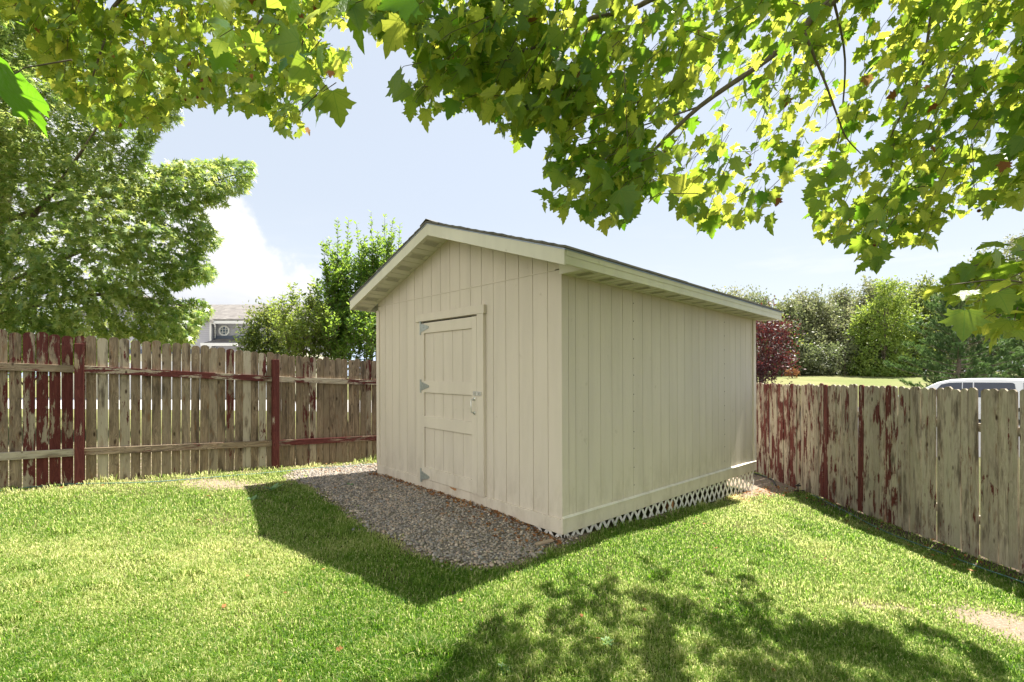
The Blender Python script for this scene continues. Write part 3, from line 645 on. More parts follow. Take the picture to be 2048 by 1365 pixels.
fence2 = thing('wooden_fence', 'weathered board fence of dog-eared pickets with flaking red paint, right of the shed', 'fence', (FR0[0], 7, 0), 'board fences round the yard')
nR = np.array([-1., 0.]); t = -6.; rest = MB(); end = 10.9; clump = 0
while t < end:
    p = FR0+FRD*t; yv = p[1]; wd = rng.choice([.078, .086, .090, .098]); vis = 3.6 < yv < 11.2
    z0 = float(gz(*p))+.0+rng.uniform(-.02, .03); z1 = 1.438+.004*np.sin(yv*2)+rng.normal(0, .011)+.03*max(0, yv-9)
    mb = MB() if vis else rest; d = FRD+np.array([rng.normal(0, .05), 0])
    picket(mb, p, d, nR, wd, z0, z1, .020, rng.choice([0, .004, .010, .016]), rng.normal(0, .006))
    if vis:
        pa = .15+.35*rng.random()+(.30 if yv > 8.1 else .22 if yv > 6.0 else -.12)+(.35*(rng.random() < .12))
        mb.build('picket', M['fence2'], fence2, attrs={'rnd': rng.random(), 'paint': pa, 'horiz': 0.})
    t += wd+rng.choice([.004, .006, .008, .013])
o = rest.build('picket', M['fence2'], fence2, attrs={'rnd': .4, 'paint': .35, 'horiz': 0.}); o['kind'] = 'stuff'
for zz in (.95, -.05):
    mb = MB(); a = FR0-FRD*6; b = FR0+FRD*end
    mb.prism([np.array([a[0]+.003, a[1], zz]), np.array([a[0]+.042, a[1], zz]), np.array([a[0]+.042, a[1], zz+.09]), np.array([a[0]+.003, a[1], zz+.09])], (b[0]-a[0], b[1]-a[1], 0.05))
    mb.build('rail', M['fence2'], fence2, attrs={'rnd': .5, 'paint': .4, 'horiz': 1.})
for yv in np.arange(-1, 15.5, 2.42):
    a = FR0+FRD*((yv-FR0[1])/FRD[1]); mb = MB(); mb.box((a[0]+.044, a[1], -.8), (a[0]+.134, a[1]+.09, 1.30)); mb.build('post', M['fence2'], fence2, attrs={'rnd': .5, 'paint': .4, 'horiz': 0.})

# ---------------------------------------------------------------- small garden things
def hose(name, label, pxs, r, m, lift=.012):
    pts = [G(*p)+np.array([0, 0, r+lift]) for p in pxs]; P_ = []
    for i in range(len(pts)-1):
        p0, p1, p2, p3 = pts[max(i-1, 0)], pts[i], pts[i+1], pts[min(i+2, len(pts)-1)]
        for q in np.linspace(0, 1, 8, endpoint=False):
            P_.append(.5*((2*p1)+(-p0+p2)*q+(2*p0-5*p1+4*p2-p3)*q*q+(-p0+3*p1-3*p2+p3)*q**3))
    P_.append(pts[-1]); mb = MB(); mb.tube(P_, r, 8); o = mb.build(name, m, None, base=P_[0], smooth_=True); tag(o, label, 'hose'); return o
M['teal'] = simple('teal rubber', (.07, .16, .13), .5, 0, .1); M['greyhose'] = simple('pale hose', (.48, .50, .46), .5, 0, .1); M['black'] = simple('black plastic', (.02, .02, .02), .45)
hose('garden_hose', 'thin teal garden hose lying along the foot of the left fence', [(-60, 993), (60, 978), (150, 971), (290, 968), (430, 957), (560, 946), (620, 939), (690, 936), (750, 930)], .0062, M['teal'])
hose('garden_hose', 'thin teal garden hose lying in the shade along the right fence', [(1625, 993), (1690, 1026), (1770, 1067), (1860, 1102), (1960, 1140), (2040, 1168), (2120, 1200)], .0065, M['teal'], .018)
hose('irrigation_tube', 'short black irrigation tube lying on bare soil behind the shed corner', [(1508, 950), (1525, 954), (1543, 962), (1552, 974)], .011, M['black'])
q = G(1596, 984); sp_t = thing('lawn_sprinkler', 'small black spike sprinkler standing in the grass by the right fence', 'sprinkler', q)
mb = MB(); mb.tube([q+(0, 0, -.02), q+(0, 0, .03), q+(0, 0, .10)], [.007, .009, .008], 8); mb.build('spike', M['black'], sp_t)
mb = MB(); mb.box(q+(-.045, -.016, .095), q+(.045, .016, .118)); mb.tube([q+(-.01, 0, .118), q+(.03, 0, .14)], .009, 8); mb.build('sprinkler_head', M['black'], sp_t, bevel=.004)
mb = MB(); mb.box(q+(-.06, -.012, .012), q+(.11, .012, .028)); mb.build('base', M['black'], sp_t, bevel=.003)
# offcut of board lying on the gravel edge
q = G(1088, 1091); mb = MB(); c, s = math.cos(.65), math.sin(.65)
pr = [(-.11, -.022), (.10, -.028), (.12, .02), (-.09, .026)]; mb.prism([(q[0]+a*c-b*s, q[1]+a*s+b*c, q[2]+.02) for a, b in pr], (0, 0, .016)); M['tanwood'] = simple('tan offcut', (.36, .27, .19), .9, 0, .15, 30)
tag(mb.build('board_offcut', M['tanwood'], None, base=q, bevel=.002), 'small tan board offcut lying where gravel meets grass by the shed corner', 'board')
# weeds
for px, py, r_, lab in ((545, 983, .16, 'pale leafy weed in the shaded grass near the left fence'), (505, 1003, .10, 'smaller pale weed in the shade edge near the left fence'), (1215, 1290, .055, 'broad leafed weed in dappled shade at the middle front of the lawn'),
                        (700, 973, .06, 'tiny green weed growing in the gravel'), (1010, 1345, .05, 'pale rosette weed at the front edge of the lawn')):
    q = G(px, py); n = 12; az = rng.uniform(0, 6.28, n); td = np.stack([np.cos(az), np.sin(az), rng.uniform(.15, .7, n)], 1)
    o = leaves('weed', [(0, 0, 0), (.12, .25, .03), (.17, .6, .04), (.08, .9, -.02), (0, 1., -.06), (-.08, .9, -.02), (-.17, .6, .04), (-.12, .25, .03)], [(0, 1, 2, 3, 4, 5, 6, 7)],
               np.tile(q, (n, 1))+np.array([0, 0, .01]), td, np.tile([0, 0, 1.], (n, 1)), r_*rng.uniform(.6, 1.1, n), M['weed'], base=q)
    tag(o, lab, 'weed', 'weeds in the yard')

# ---------------------------------------------------------------- trees
def crv(mb, pts, r0, r1, n=6, sub=4):
    pts = [np.array(p, float) for p in pts]; Q = []
    for i in range(len(pts)-1):
        p0, p1, p2, p3 = pts[max(i-1, 0)], pts[i], pts[i+1], pts[min(i+2, len(pts)-1)]
        for q in np.linspace(0, 1, sub, endpoint=False): Q.append(.5*((2*p1)+(-p0+p2)*q+(2*p0-5*p1+4*p2-p3)*q*q+(-p0+3*p1-3*p2+p3)*q**3))
    Q.append(pts[-1]); mb.tube(Q, list(np.linspace(r0, r1, len(Q))), n); return Q
LEAF5 = [(0, 0, 0), (.16, -.05, -.01), (.33, .0, -.03), (.47, -.08, -.06), (.46, .10, -.05), (.58, .14, -.09), (.40, .24, -.02), (.52, .34, -.05), (.72, .44, -.12), (.52, .50, -.05), (.46, .60, -.05), (.27, .55, .0), (.34, .72, -.02), (.21, .78, -.01), (.17, .92, -.05), (0, 1.12, -.12)]
def plane_leaf():
    R = [(x_, y_, z_) for x_, y_, z_ in LEAF5]; L = [(-x_, y_, z_) for x_, y_, z_ in LEAF5[1:-1]]
    V = R+L+[(0, .52, .0)]; c = len(V)-1; nR = len(R)
    right_lo = [0]+list(range(1, 12))+[c]; right_up = [c, 11, 12, 13, 14, 15]
    l = lambda i: nR+i-1
    left_lo = [c]+[l(i) for i in range(11, 0, -1)]+[0]; left_up = [15]+[l(i) for i in range(14, 10, -1)]+[c]
    V = [(x_, y_, z_+.16*abs(x_)) for x_, y_, z_ in V]
    return np.array(V), [tuple(right_lo), tuple(right_up), tuple(left_lo), tuple(left_up)]
PL, PLF = plane_leaf()
ML = np.array([(0, 0, 0), (.40, .02, .04), (.12, .22, .0), (.50, .58, -.10), (.12, .46, .0), (0, 1.12, -.16), (-.12, .46, 0), (-.50, .58, -.10), (-.12, .22, .0), (-.40, .02, .04)]); MLF = [tuple(range(10))]
OV = np.array([(0, 0, 0), (.17, .3, .02), (.19, .6, .0), (0, 1, -.06), (-.19, .6, .0), (-.17, .3, .02)]); OVF = [tuple(range(6))]
QD = np.array([(-.3, 0, 0), (.3, .1, 0), (.22, .9, 0), (-.25, 1., 0)]); QDF = [(0, 1, 2, 3)]

def region_sprays(poly, n, depth, spray_len, per, dirf, droop, seed, margin=4, noise_thr=0., noise_scale=.5, bounds=None):
    """sprays (twigs with leaves) whose leaves stay within an outline; returns leaf pos, tip dir, twig endpoints"""
    r = np.random.default_rng(seed); poly = np.array(poly, float); lo, hi = poly.min(0), poly.max(0)
    px = r.uniform(lo[0], hi[0], n*4); py = r.uniform(lo[1], hi[1], n*4); k = inpoly(px, py, poly); px, py = px[k][:n], py[k][:n]
    d = polydist(px, py, poly); Yd = depth(px, py, d, r)
    A = np.stack([(px-CX)/F*Yd, Yd, CAMH-(py-HY)/F*Yd], 1)
    if noise_thr > 0:
        k = vnoise(A, noise_scale, seed) > noise_thr; A, px, py = A[k], px[k], py[k]
    D = norm(dirf(A, px, py, r)+r.normal(0, .35, A.shape)); n = len(A)
    u_ = np.linspace(0, 1, per)[None, :, None]; L = spray_len*r.uniform(.6, 1.2, (n, 1, 1))
    pts = A[:, None]+D[:, None]*u_*L+np.array([0, 0, -1])*droop*L*u_**2
    side = norm(np.cross(D, r.normal(0, 1, A.shape)))[:, None]*np.where(np.arange(per) % 2, 1, -1)[None, :, None]
    tip = norm(D[:, None]*.6+side*.8+np.array([0, 0, -.35])+r.normal(0, .35, pts.shape))
    pos = (pts+side*.02).reshape(-1, 3); tip = tip.reshape(-1, 3)
    qx = pos[:, 0]/pos[:, 1]*F+CX; qy = HY-(pos[:, 2]-CAMH)/pos[:, 1]*F
    keep = inpoly(qx, qy, poly) | (polydist(qx, qy, poly) < margin)
    return pos, tip, keep, pts

# --- overhanging plane tree ------------------------------------------------
plane = thing('plane_tree', 'plane tree overhanging the yard, large lobed leaves across the top of the picture', 'tree', (3.6, -.9, float(gz(3.6, -.9))))
RB = [(740, -30), (742, 55), (775, 70), (800, 60), (838, 90), (845, 150), (800, 190), (820, 215), (870, 222), (920, 205), (960, 210), (990, 235), (1040, 272), (1085, 235), (1120, 262), (1165, 250), (1180, 225), (1200, 262), (1175, 290),
      (1105, 290), (1095, 310), (1125, 345), (1150, 350), (1135, 385), (1090, 405), (1110, 425), (1150, 405), (1190, 430), (1235, 447), (1270, 420), (1285, 375), (1330, 380), (1345, 410), (1400, 425), (1410, 445), (1490, 443), (1560, 425), (1555, 360), (1535, 330), (1580, 345),
      (1635, 350), (1605, 420), (1630, 430), (1625, 465), (1690, 475), (1730, 500), (1735, 535), (1765, 505), (1800, 480), (1865, 475), (1870, 445), (1920, 420), (1990, 410), (2060, 380), (2500, 350), (2500, -260), (1500, -300), (740, -260)]
RA = [(-300, -300), (-300, 60), (40, 20), (60, 60), (70, 120), (120, 185), (150, 205), (185, 245), (240, 250), (330, 255), (345, 215), (390, 200), (420, 205), (470, 210), (520, 215), (560, 255), (615, 272), (612, 235), (560, 190), (590, 190), (650, 210), (680, 200), (640, 160), (690, 125), (700, 95), (650, 70), (640, 45), (720, 40), (745, 20), (745, -30), (745, -260)]
RC = [(1850, 575), (1890, 540), (1950, 515), (2000, 490), (2100, 450), (2300, 440), (2300, 760), (2060, 665), (2000, 660), (1950, 650), (1920, 625), (1975, 600), (1900, 605)]
trunkdir = lambda A, px, py, r: norm(A-np.array([3.0, .6, 5.]))*np.array([1, 1, .5])
allp, allt, alls, allv = [], [], [], []; twigs = MB()
def add_region(poly, n, depth, L, per, size, seed, dirf=trunkdir, droop=.45, thr=0., vshift=0.):
    pos, tip, keep, pts = region_sprays(poly, n, depth, L, per, dirf, droop, seed, 3, thr, 1.2)
    r = np.random.default_rng(seed+50); k = keep
    allp.append(pos[k]); allt.append((tip[k]+np.array([0, 0, -.55]))); m = k.sum(); sz = size*r.uniform(.55, 1.15, m); alls.append(sz); allv.append(np.clip(r.beta(1.6, 2.6, m)+vshift, 0, 1))
    kk = keep.reshape(len(pts), -1)
    for i in range(len(pts)):
        if kk[i].sum() >= per*.6:
            n_in = int(kk[i].sum()); q = pts[i][:max(2, n_in)]; start = q[0]-(q[1]-q[0])*.3
            if i % 1 == 0: twigs.tube([start, q[0], q[len(q)//2], q[-1]], [.0030, .0028, .0022, .0012], 4)
add_region(RB, 980, lambda px, py, d, r: 2.6+r.random(len(px))*(.6+1.6*smooth(px, 1250, 1500))+.3*smooth(px, 1600, 1900), .42, 8, .104, 1, thr=.36)
add_region(RB, 540, lambda px, py, d, r: 3.0+.3*r.random(len(px))+smooth(px, 1280, 1500)*r.uniform(.8, 2.3, len(px))-.9*smooth(px, 1620, 1900), .42, 8, .100, 2, thr=.30, vshift=.12)
add_region(RA, 1150, lambda px, py, d, r: r.uniform(4.4, 6.3, len(px)), .42, 8, .108, 3, thr=.22, vshift=.10)
add_region([(380, -60), (385, 60), (440, 110), (520, 150), (600, 150), (660, 110), (620, 30), (700, 20), (760, 45), (800, 50), (850, 20), (850, -60)], 17, lambda px, py, d, r: r.uniform(2.1, 2.8, len(px)), .22, 3, .16, 4)
add_region([(520, 150), (560, 210), (600, 235), (670, 225), (690, 190), (620, 130), (560, 120)], 5, lambda px, py, d, r: r.uniform(2.3, 2.7, len(px)), .15, 2, .14, 14)
add_region(RC, 40, lambda px, py, d, r: r.uniform(2.1, 3.1, len(px)), .3, 5, .125, 5, dirf=lambda A, px, py, r: np.tile([-1, .2, -.1], (len(A), 1)), vshift=.15)
# canopy over and behind the camera, out of the picture, that throws the dappled shade
r = np.random.default_rng(77); n = 1500
A = np.stack([r.uniform(-3.0, 7.5, n), r.uniform(-3.5, 4.2, n), r.uniform(3.4, 7.2, n)], 1)
py_ = HY-(A[:, 2]-CAMH)/np.maximum(A[:, 1], .05)*F; k = ((A[:, 1] < .3) | (py_ < -40)) & (vnoise(A, 1.1, 9) > .45)
k &= np.hypot(A[:, 0]-2.6, A[:, 1]-.3) < 4.9*(.62+.6*vnoise(A, .9, 12))
A = A[k]; n = len(A); pos = (A[:, None]+r.normal(0, .16, (n, 6, 3))).reshape(-1, 3)
q_ = P(-10, 175, 1.15)[None]+np.array([[.19, .16, .45], [.24, .16, .5], [.17, .2, .55], [.25, .24, .6], [.15, .12, .5]]); pos = np.concatenate([pos, q_])  # extra unseen leaves added sunward to shade the close left leaf
allp.append(pos); allt.append(r.normal(0, .6, pos.shape)+np.array([0, 0, -.6])); alls.append(.16*r.uniform(.6, 1.1, len(pos))); allv.append(r.beta(1.6, 2.6, len(pos)))
# the single close leaves hanging from twigs in front of the sky
for px, py, Y_, s_, tx, tz in ((788, 150, 2.6, .15, .1, -.9), (-10, 175, 1.15, .17, 1., -.25), (700, 2, 2.3, .15, .3, -.8), (820, 175, 2.9, .13, -.5, -.5), (1125, 290, 2.9, .12, -.4, .5), (1120, 345, 2.9, .12, -.3, -.8), (1105, 395, 2.8, .12, -.7, .2), (1752, 500, 3.3, .15, -.1, -.9),
                                (1240, 380, 2.7, .18, .2, -.8), (1200, 330, 2.7, .19, -.2, -.8), (1700, 470, 3.3, .15, -.6, -.4), (1850, 470, 3.4, .14, .4, -.6)):
    allp.append(P(px, py, Y_)[None]); allt.append(np.array([[tx, -.15, tz]])); alls.append(np.array([s_])); allv.append(np.array([.3]))
    p0 = P(px, py, Y_); twigs.tube([p0, p0+np.array([.05, .02, .06]), p0+np.array([.14, .05, .10])], [.0014, .0016, .0022], 4)
pos = np.concatenate(allp); tip = np.concatenate(allt); sz = np.concatenate(alls); vv = np.concatenate(allv)
SHP = [(890, 1420), (905, 1290), (960, 1210), (1090, 1140), (1200, 1095), (1300, 1180), (1440, 1170), (1560, 1260), (1700, 1290), (1820, 1290), (1960, 1350), (2000, 1420)]
def shadow_state(pos):
    hh = pos[:, 2]-gz(pos[:, 0], pos[:, 1]); shx, shy = pos[:, 0]+SHADE[0]*hh, pos[:, 1]+SHADE[1]*hh
    spx = CX+F*shx/np.maximum(shy, .3); spy = HY+F*(CAMH-gz(shx, shy))/np.maximum(shy, .3); inview = (shy > 2.3) & (spx > -60) & (spx < 2100)
    opx = CX+F*pos[:, 0]/np.maximum(pos[:, 1], .1); opy = HY-F*(pos[:, 2]-CAMH)/np.maximum(pos[:, 1], .1); off = (opy < -20) | (opx < -20) | (opx > 2070) | (pos[:, 1] < .3)
    hole = (n2(shx, shy, 2.6, 44)*.6+n2(shx, shy, 6., 45)*.4 < .51) & inview
    return inview & ~inpoly(spx, spy, SHP) & (polydist(spx, spy, SHP) > 60*n2(shx, shy, 3.2, 46)), off, hole
# the crown hangs lower where it would otherwise shade the sunny parts of the lawn
for _ in range(7):
    bad, off, hole = shadow_state(pos); m_ = bad & ~off & (pos[:, 1] > 2.1); f_ = np.where(m_, .91, 1.)[:, None]; pos = np.array([0, 0, CAMH])+(pos-np.array([0, 0, CAMH]))*f_; sz = sz*np.where(m_, .94, 1.)
bad, off, hole = shadow_state(pos); k = ~(bad & (off | (rng.random(len(off)) < .8))) & ~(hole & (off | (rng.random(len(off)) < .62)))
pos, tip, sz, vv = pos[k], tip[k], sz[k], vv[k]; n = len(pos)
nr = norm(np.stack([rng.normal(0, .55, n), rng.normal(-.25, .55, n), rng.normal(.75, .5, n)], 1)); 
near_ = int(np.argmin(np.linalg.norm(pos-P(-10, 175, 1.15), axis=1))); nr[near_] = (.25, .62, .75); tip[near_] = (1., -.1, -.28); vv[near_] = 0.; sz[near_] = .15  # darkest leaf colour stands in for shade on this close leaf
# keep the air in front of the lens free
dist = np.linalg.norm(pos-np.array([0, 0, CAMH]), axis=1); k = dist > .9
pos, tip, sz, vv, nr = pos[k], tip[k], sz[k], vv[k], nr[k]
var = rng.random(len(pos)) < .012
PLv = PL.copy(); leaves('foliage', PLv, PLF, pos[~var], tip[~var], nr[~var], sz[~var], M['plane'], plane, v=vv[~var], uvl=True)
leaves('dry_leaves', PLv, PLF, pos[var], tip[var], nr[var], sz[var]*.7, M['litter'], plane)
# short leaf stalks
limb = MB(); T0 = np.array([3.6, -.9, float(gz(3.6, -.9))-.2]); T1 = T0+np.array([-.1, .1, 2.4]); T2 = np.array([3.2, -.2, 3.6])
crv(limb, [T0, T0+np.array([0, .02, 1.]), T1, T2, np.array([3.1, .5, 5.0]), np.array([3.0, .8, 7.2])], .17, .05, 12, 5)
limb.build('trunk', M['bark'], plane, smooth_=True)
def br(pxs, r0, r1, start=None):
    pts = [P(*q) for q in pxs]
    if start is not None: pts = [np.array(start)]+pts
    mb = MB(); crv(mb, pts, r0, r1, 7, 5); mb.build('branch', M['bark'], plane, smooth_=True)
br([(1990, -260, 3.5), (1667, 0, 3.6), (1605, 58, 3.6), (1535, 119, 3.6), (1400, 213, 3.55), (1300, 308, 3.4), (1240, 360, 3.3)], .045, .005, T2)
br([(1605, 55, 3.6), (1625, 105, 3.6), (1650, 165, 3.65), (1672, 225, 3.7), (1692, 275, 3.8), (1722, 308, 3.9)], .012, .004)
br([(1500, -120, 3.3), (1270, 16, 3.3), (1187, 35, 3.3), (1095, 84, 3.25), (1037, 106, 3.2), (934, 146, 3.1), (887, 167, 3.0), (815, 178, 2.9)], .022, .002, (2.6, 2.2, 4.6))
br([(1900, -120, 3.8), (1868, 0, 3.8), (1850, 110, 3.9), (1828, 180, 4.0), (1795, 245, 4.1), (1770, 300, 4.2)], .016, .004, (3.3, 2.4, 4.9))
br([(1905, 150, 4.1), (1925, 190, 4.1), (1950, 225, 4.1), (1990, 245, 4.1), (2060, 250, 4.1)], .010, .008)
br([(2048, 30, 4.3), (1990, 60, 4.3), (1900, 150, 4.1), (1850, 330, 4.3)], .014, .004)
br([(1500, -620, 3.0), (1000, -560, 3.0), (620, -220, 4.0), (552, -60, 5.0), (545, 10, 5.2), (500, 70, 5.2), (470, 150, 5.2)], .05, .005, (3.1, .6, 5.2))
br([(620, -220, 4.0), (400, -120, 5.0), (240, 0, 5.3), (215, 60, 5.2), (190, 140, 5.2), (165, 200, 5.1)], .03, .004)
br([(560, -60, 5.2), (620, 60, 5.2), (640, 120, 5.2), (600, 230, 5.2)], .014, .003); br([(1667, 0, 3.6), (1690, 120, 3.9), (1680, 260, 4.1), (1665, 330, 4.2)], .010, .003)
br([(1400, 213, 3.55), (1290, 250, 3.5), (1200, 270, 3.4), (1140, 285, 3.2)], .007, .002); br([(2400, 420, 2.6), (2150, 560, 2.5), (2000, 560, 2.5), (1900, 570, 2.45)], .012, .002, (3.1, .3, 2.8))
br([(1850, 330, 4.3), (1800, 400, 4.2), (1765, 450, 4.1), (1745, 510, 4.0)], .006, .002)
twigs.build('twigs', M['twig'], plane)
mb = MB(); import itertools
SB = np.array([(math.cos(a)*math.cos(b), math.sin(a)*math.cos(b), math.sin(b)) for b in (-1.57, -.8, 0, .8, 1.57) for a in np.arange(8)*.7854])
for px, py, Y_ in ((370, 200, 4.6), (395, 195, 4.7), (405, 178, 4.7), (1992, 398, 3.6), (1958, 422, 3.5), (1748, 492, 3.5), (1700, 440, 3.9), (1500, 330, 3.6)):
    q = P(px, py, Y_); vs = [q+.013*p_ for p_ in SB]; mb.add(vs, [(i*8+j, i*8+(j+1) % 8, (i+1)*8+(j+1) % 8, (i+1)*8+j) for i in range(4) for j in range(8)]); mb.tube([q, q+np.array([.01, 0, .07])], .0012, 4)
mb.build('seed_balls', M['litter'], plane)

# --- silver maple behind the left fence -------------------------------------
base = np.array([-13.6, 11.9, float(gz(-13.6, 11.9))]); maple = thing('maple_tree', 'tall bushy silver maple behind the left fence, filling the left side of the picture', 'tree', base)
RM = [(-420, -300), (100, -300), (190, -60), (150, 10), (200, 90), (320, 120), (365, 170), (400, 195), (345, 225), (360, 240), (310, 275), (290, 310), (310, 345), (350, 325), (420, 322), (470, 325), (505, 325), (508, 345), (490, 385), (455, 390), (450, 412), (400, 415), (420, 455), (442, 480), (420, 500), (400, 505), (432, 545), (420, 560), (370, 570),
      (330, 585), (350, 600), (400, 598), (428, 622), (405, 640), (375, 690), (330, 705), (290, 690), (260, 660), (230, 700), (200, 720), (-420, 780)]
r = np.random.default_rng(5)
dirm = lambda A, px, py, r: norm(A-np.array([-11.2, 11.8, 3.5]))+np.array([.25, -.2, -.15])
pos, tip, keep, pts = region_sprays(RM, 10500, lambda px, py, d, r: 11.2+np.sqrt(np.clip(d, 0, 400)/400)*2.6*r.uniform(-1, .7, len(px)), .62, 15, dirm, .35, 5, 3, .22, .9)
dry_ = vnoise(pos, .8, 14)
pos, tip, dv = pos[keep], tip[keep], dry_[keep]; n = len(pos)
nr = norm(np.stack([r.normal(.1, .5, n), r.normal(-.2, .5, n), r.normal(.9, .4, n)], 1))
leaves('foliage', ML, MLF, pos, tip+np.array([0, 0, -.3]), nr, r.uniform(.085, .15, n), M['maple'], maple, v=np.clip(r.normal(.50, .30, n)+.6*(dv-.5), 0, 1))
mb = MB(); crv(mb, [base-(0, 0, .2), base+(.1, 0, 1.6), base+(.3, 0, 3.5), base+(.8, .1, 6), base+(1.2, .2, 9.5), base+(1.2, .2, 12)], .30, .05, 10, 5); mb.build('trunk', M['bark'], maple, smooth_=True)
for pl in ([base+(.2, 0, 2.2), P(-80, 560, 11.2), P(30, 610, 11), P(70, 660, 10.8)], [base+(.4, 0, 4.2), P(40, 460, 11), P(105, 385, 10.4), P(165, 300, 10), P(200, 245, 9.8)], [base+(.6, 0, 5), P(150, 400, 11.2), P(260, 390, 11.2), P(380, 375, 11.2), P(470, 350, 11.2)],
           [base+(.3, 0, 3.2), P(120, 520, 11.3), P(260, 470, 11.2), P(390, 470, 11.2)], [base+(.3, 0, 2.6), P(120, 600, 11.), P(240, 590, 11.), P(380, 615, 11.)], [base+(.9, .1, 7), P(120, 150, 11.3), P(240, 140, 11.3), P(340, 170, 11.2)]):
    mb = MB(); crv(mb, pl, .075, .012, 7, 5); mb.build('branch', M['bark'], maple, smooth_=True)

# --- blob trees: crown given as lobes ---------------------------------------
def lobes_from_px(L, Y_):
    return [(P(cx_, cy_, Y_+dy), np.array([rx_/F*Y_, max(rx_, ry_*.6)/F*Y_*.9, ry_/F*Y_])) for cx_, cy_, rx_, ry_, dy in L]
def blob_tree(name, label, cat, lobes, n, leaf, size, m, trunk_h=None, group=None, seed=0, stretch=(1, 1, 1), thr=.32, ns=1., per=6, spread=.25, updir=.0, vmean=.4, trunk_r=.12, base=None):
    r = np.random.default_rng(seed+100); C = np.mean([l[0] for l in lobes], 0)
    if base is None: bz = min(l[0][2]-l[1][2] for l in lobes); base = np.array([C[0], C[1], float(gz(C[0], C[1]))])
    o = thing(name, label, cat, base, group)
    vol = np.array([l[1].prod()**.67 for l in lobes]); vol /= vol.sum(); pos = []
    for (c, rad), f_ in zip(lobes, vol):
        k = int(n/per*f_)+1; d = norm(r.normal(0, 1, (k, 3))); rr = (1-.45*r.random(k)**1.6)[:, None]*(1+.22*(vnoise(d*2.3+c, 1.5, seed)-.5))[:, None]
        pos.append(c+d*rr*rad)
    A = np.concatenate(pos); A = A[vnoise(A, ns, seed) > thr]; out = norm(A-C)
    D = norm(out*.8+np.array([0, 0, updir])+r.normal(0, .4, A.shape)); u_ = np.linspace(0, 1, per)[None, :, None]
    pts = (A[:, None]+D[:, None]*u_*spread*r.uniform(.5, 1.4, (len(A), 1, 1))+r.normal(0, spread*.12, (len(A), per, 3))*np.array(stretch))
    tip = norm(D[:, None]*.7+r.normal(0, .6, pts.shape)); cl = np.repeat(vnoise(A, ns*1.7, seed+3), per)
    pts, tip = pts.reshape(-1, 3), tip.reshape(-1, 3)
    if base[2] is not None: k = pts[:, 2] > base[2]+.02; pts, tip, cl = pts[k], tip[k], cl[k]
    k = len(pts); nr = norm(r.normal(0, .6, (k, 3))+np.array([0, -.1, .7]))
    leaves('foliage', leaf[0], leaf[1], pts, tip, nr, size*r.uniform(.6, 1.3, k), m, o, v=np.clip(r.normal(vmean, .2, k)+.5*(cl-.5), 0, 1))
    top = max(l[0][2]+l[1][2]*.6 for l in lobes); mb = MB()
    crv(mb, [base-(0, 0, .1), base*(1, 1, 0)+(0, 0, base[2]+(top-base[2])*.4), np.array([C[0], C[1], top])], trunk_r, trunk_r*.2, 7, 4)
    for c, rad in lobes[:6]: crv(mb, [base*(1, 1, 0)+(0, 0, base[2]+(c[2]-base[2])*.4), (base*(1, 1, 0)+(0, 0, c[2]))*.4+c*.6, c+rad*(0, 0, .5)], trunk_r*.5, trunk_r*.12, 5, 3)
    mb.build('trunk', M['bark'], o, smooth_=True)
    return o
lf_ov, lf_q, lf_m = (OV, OVF), (QD, QDF), (ML, MLF)
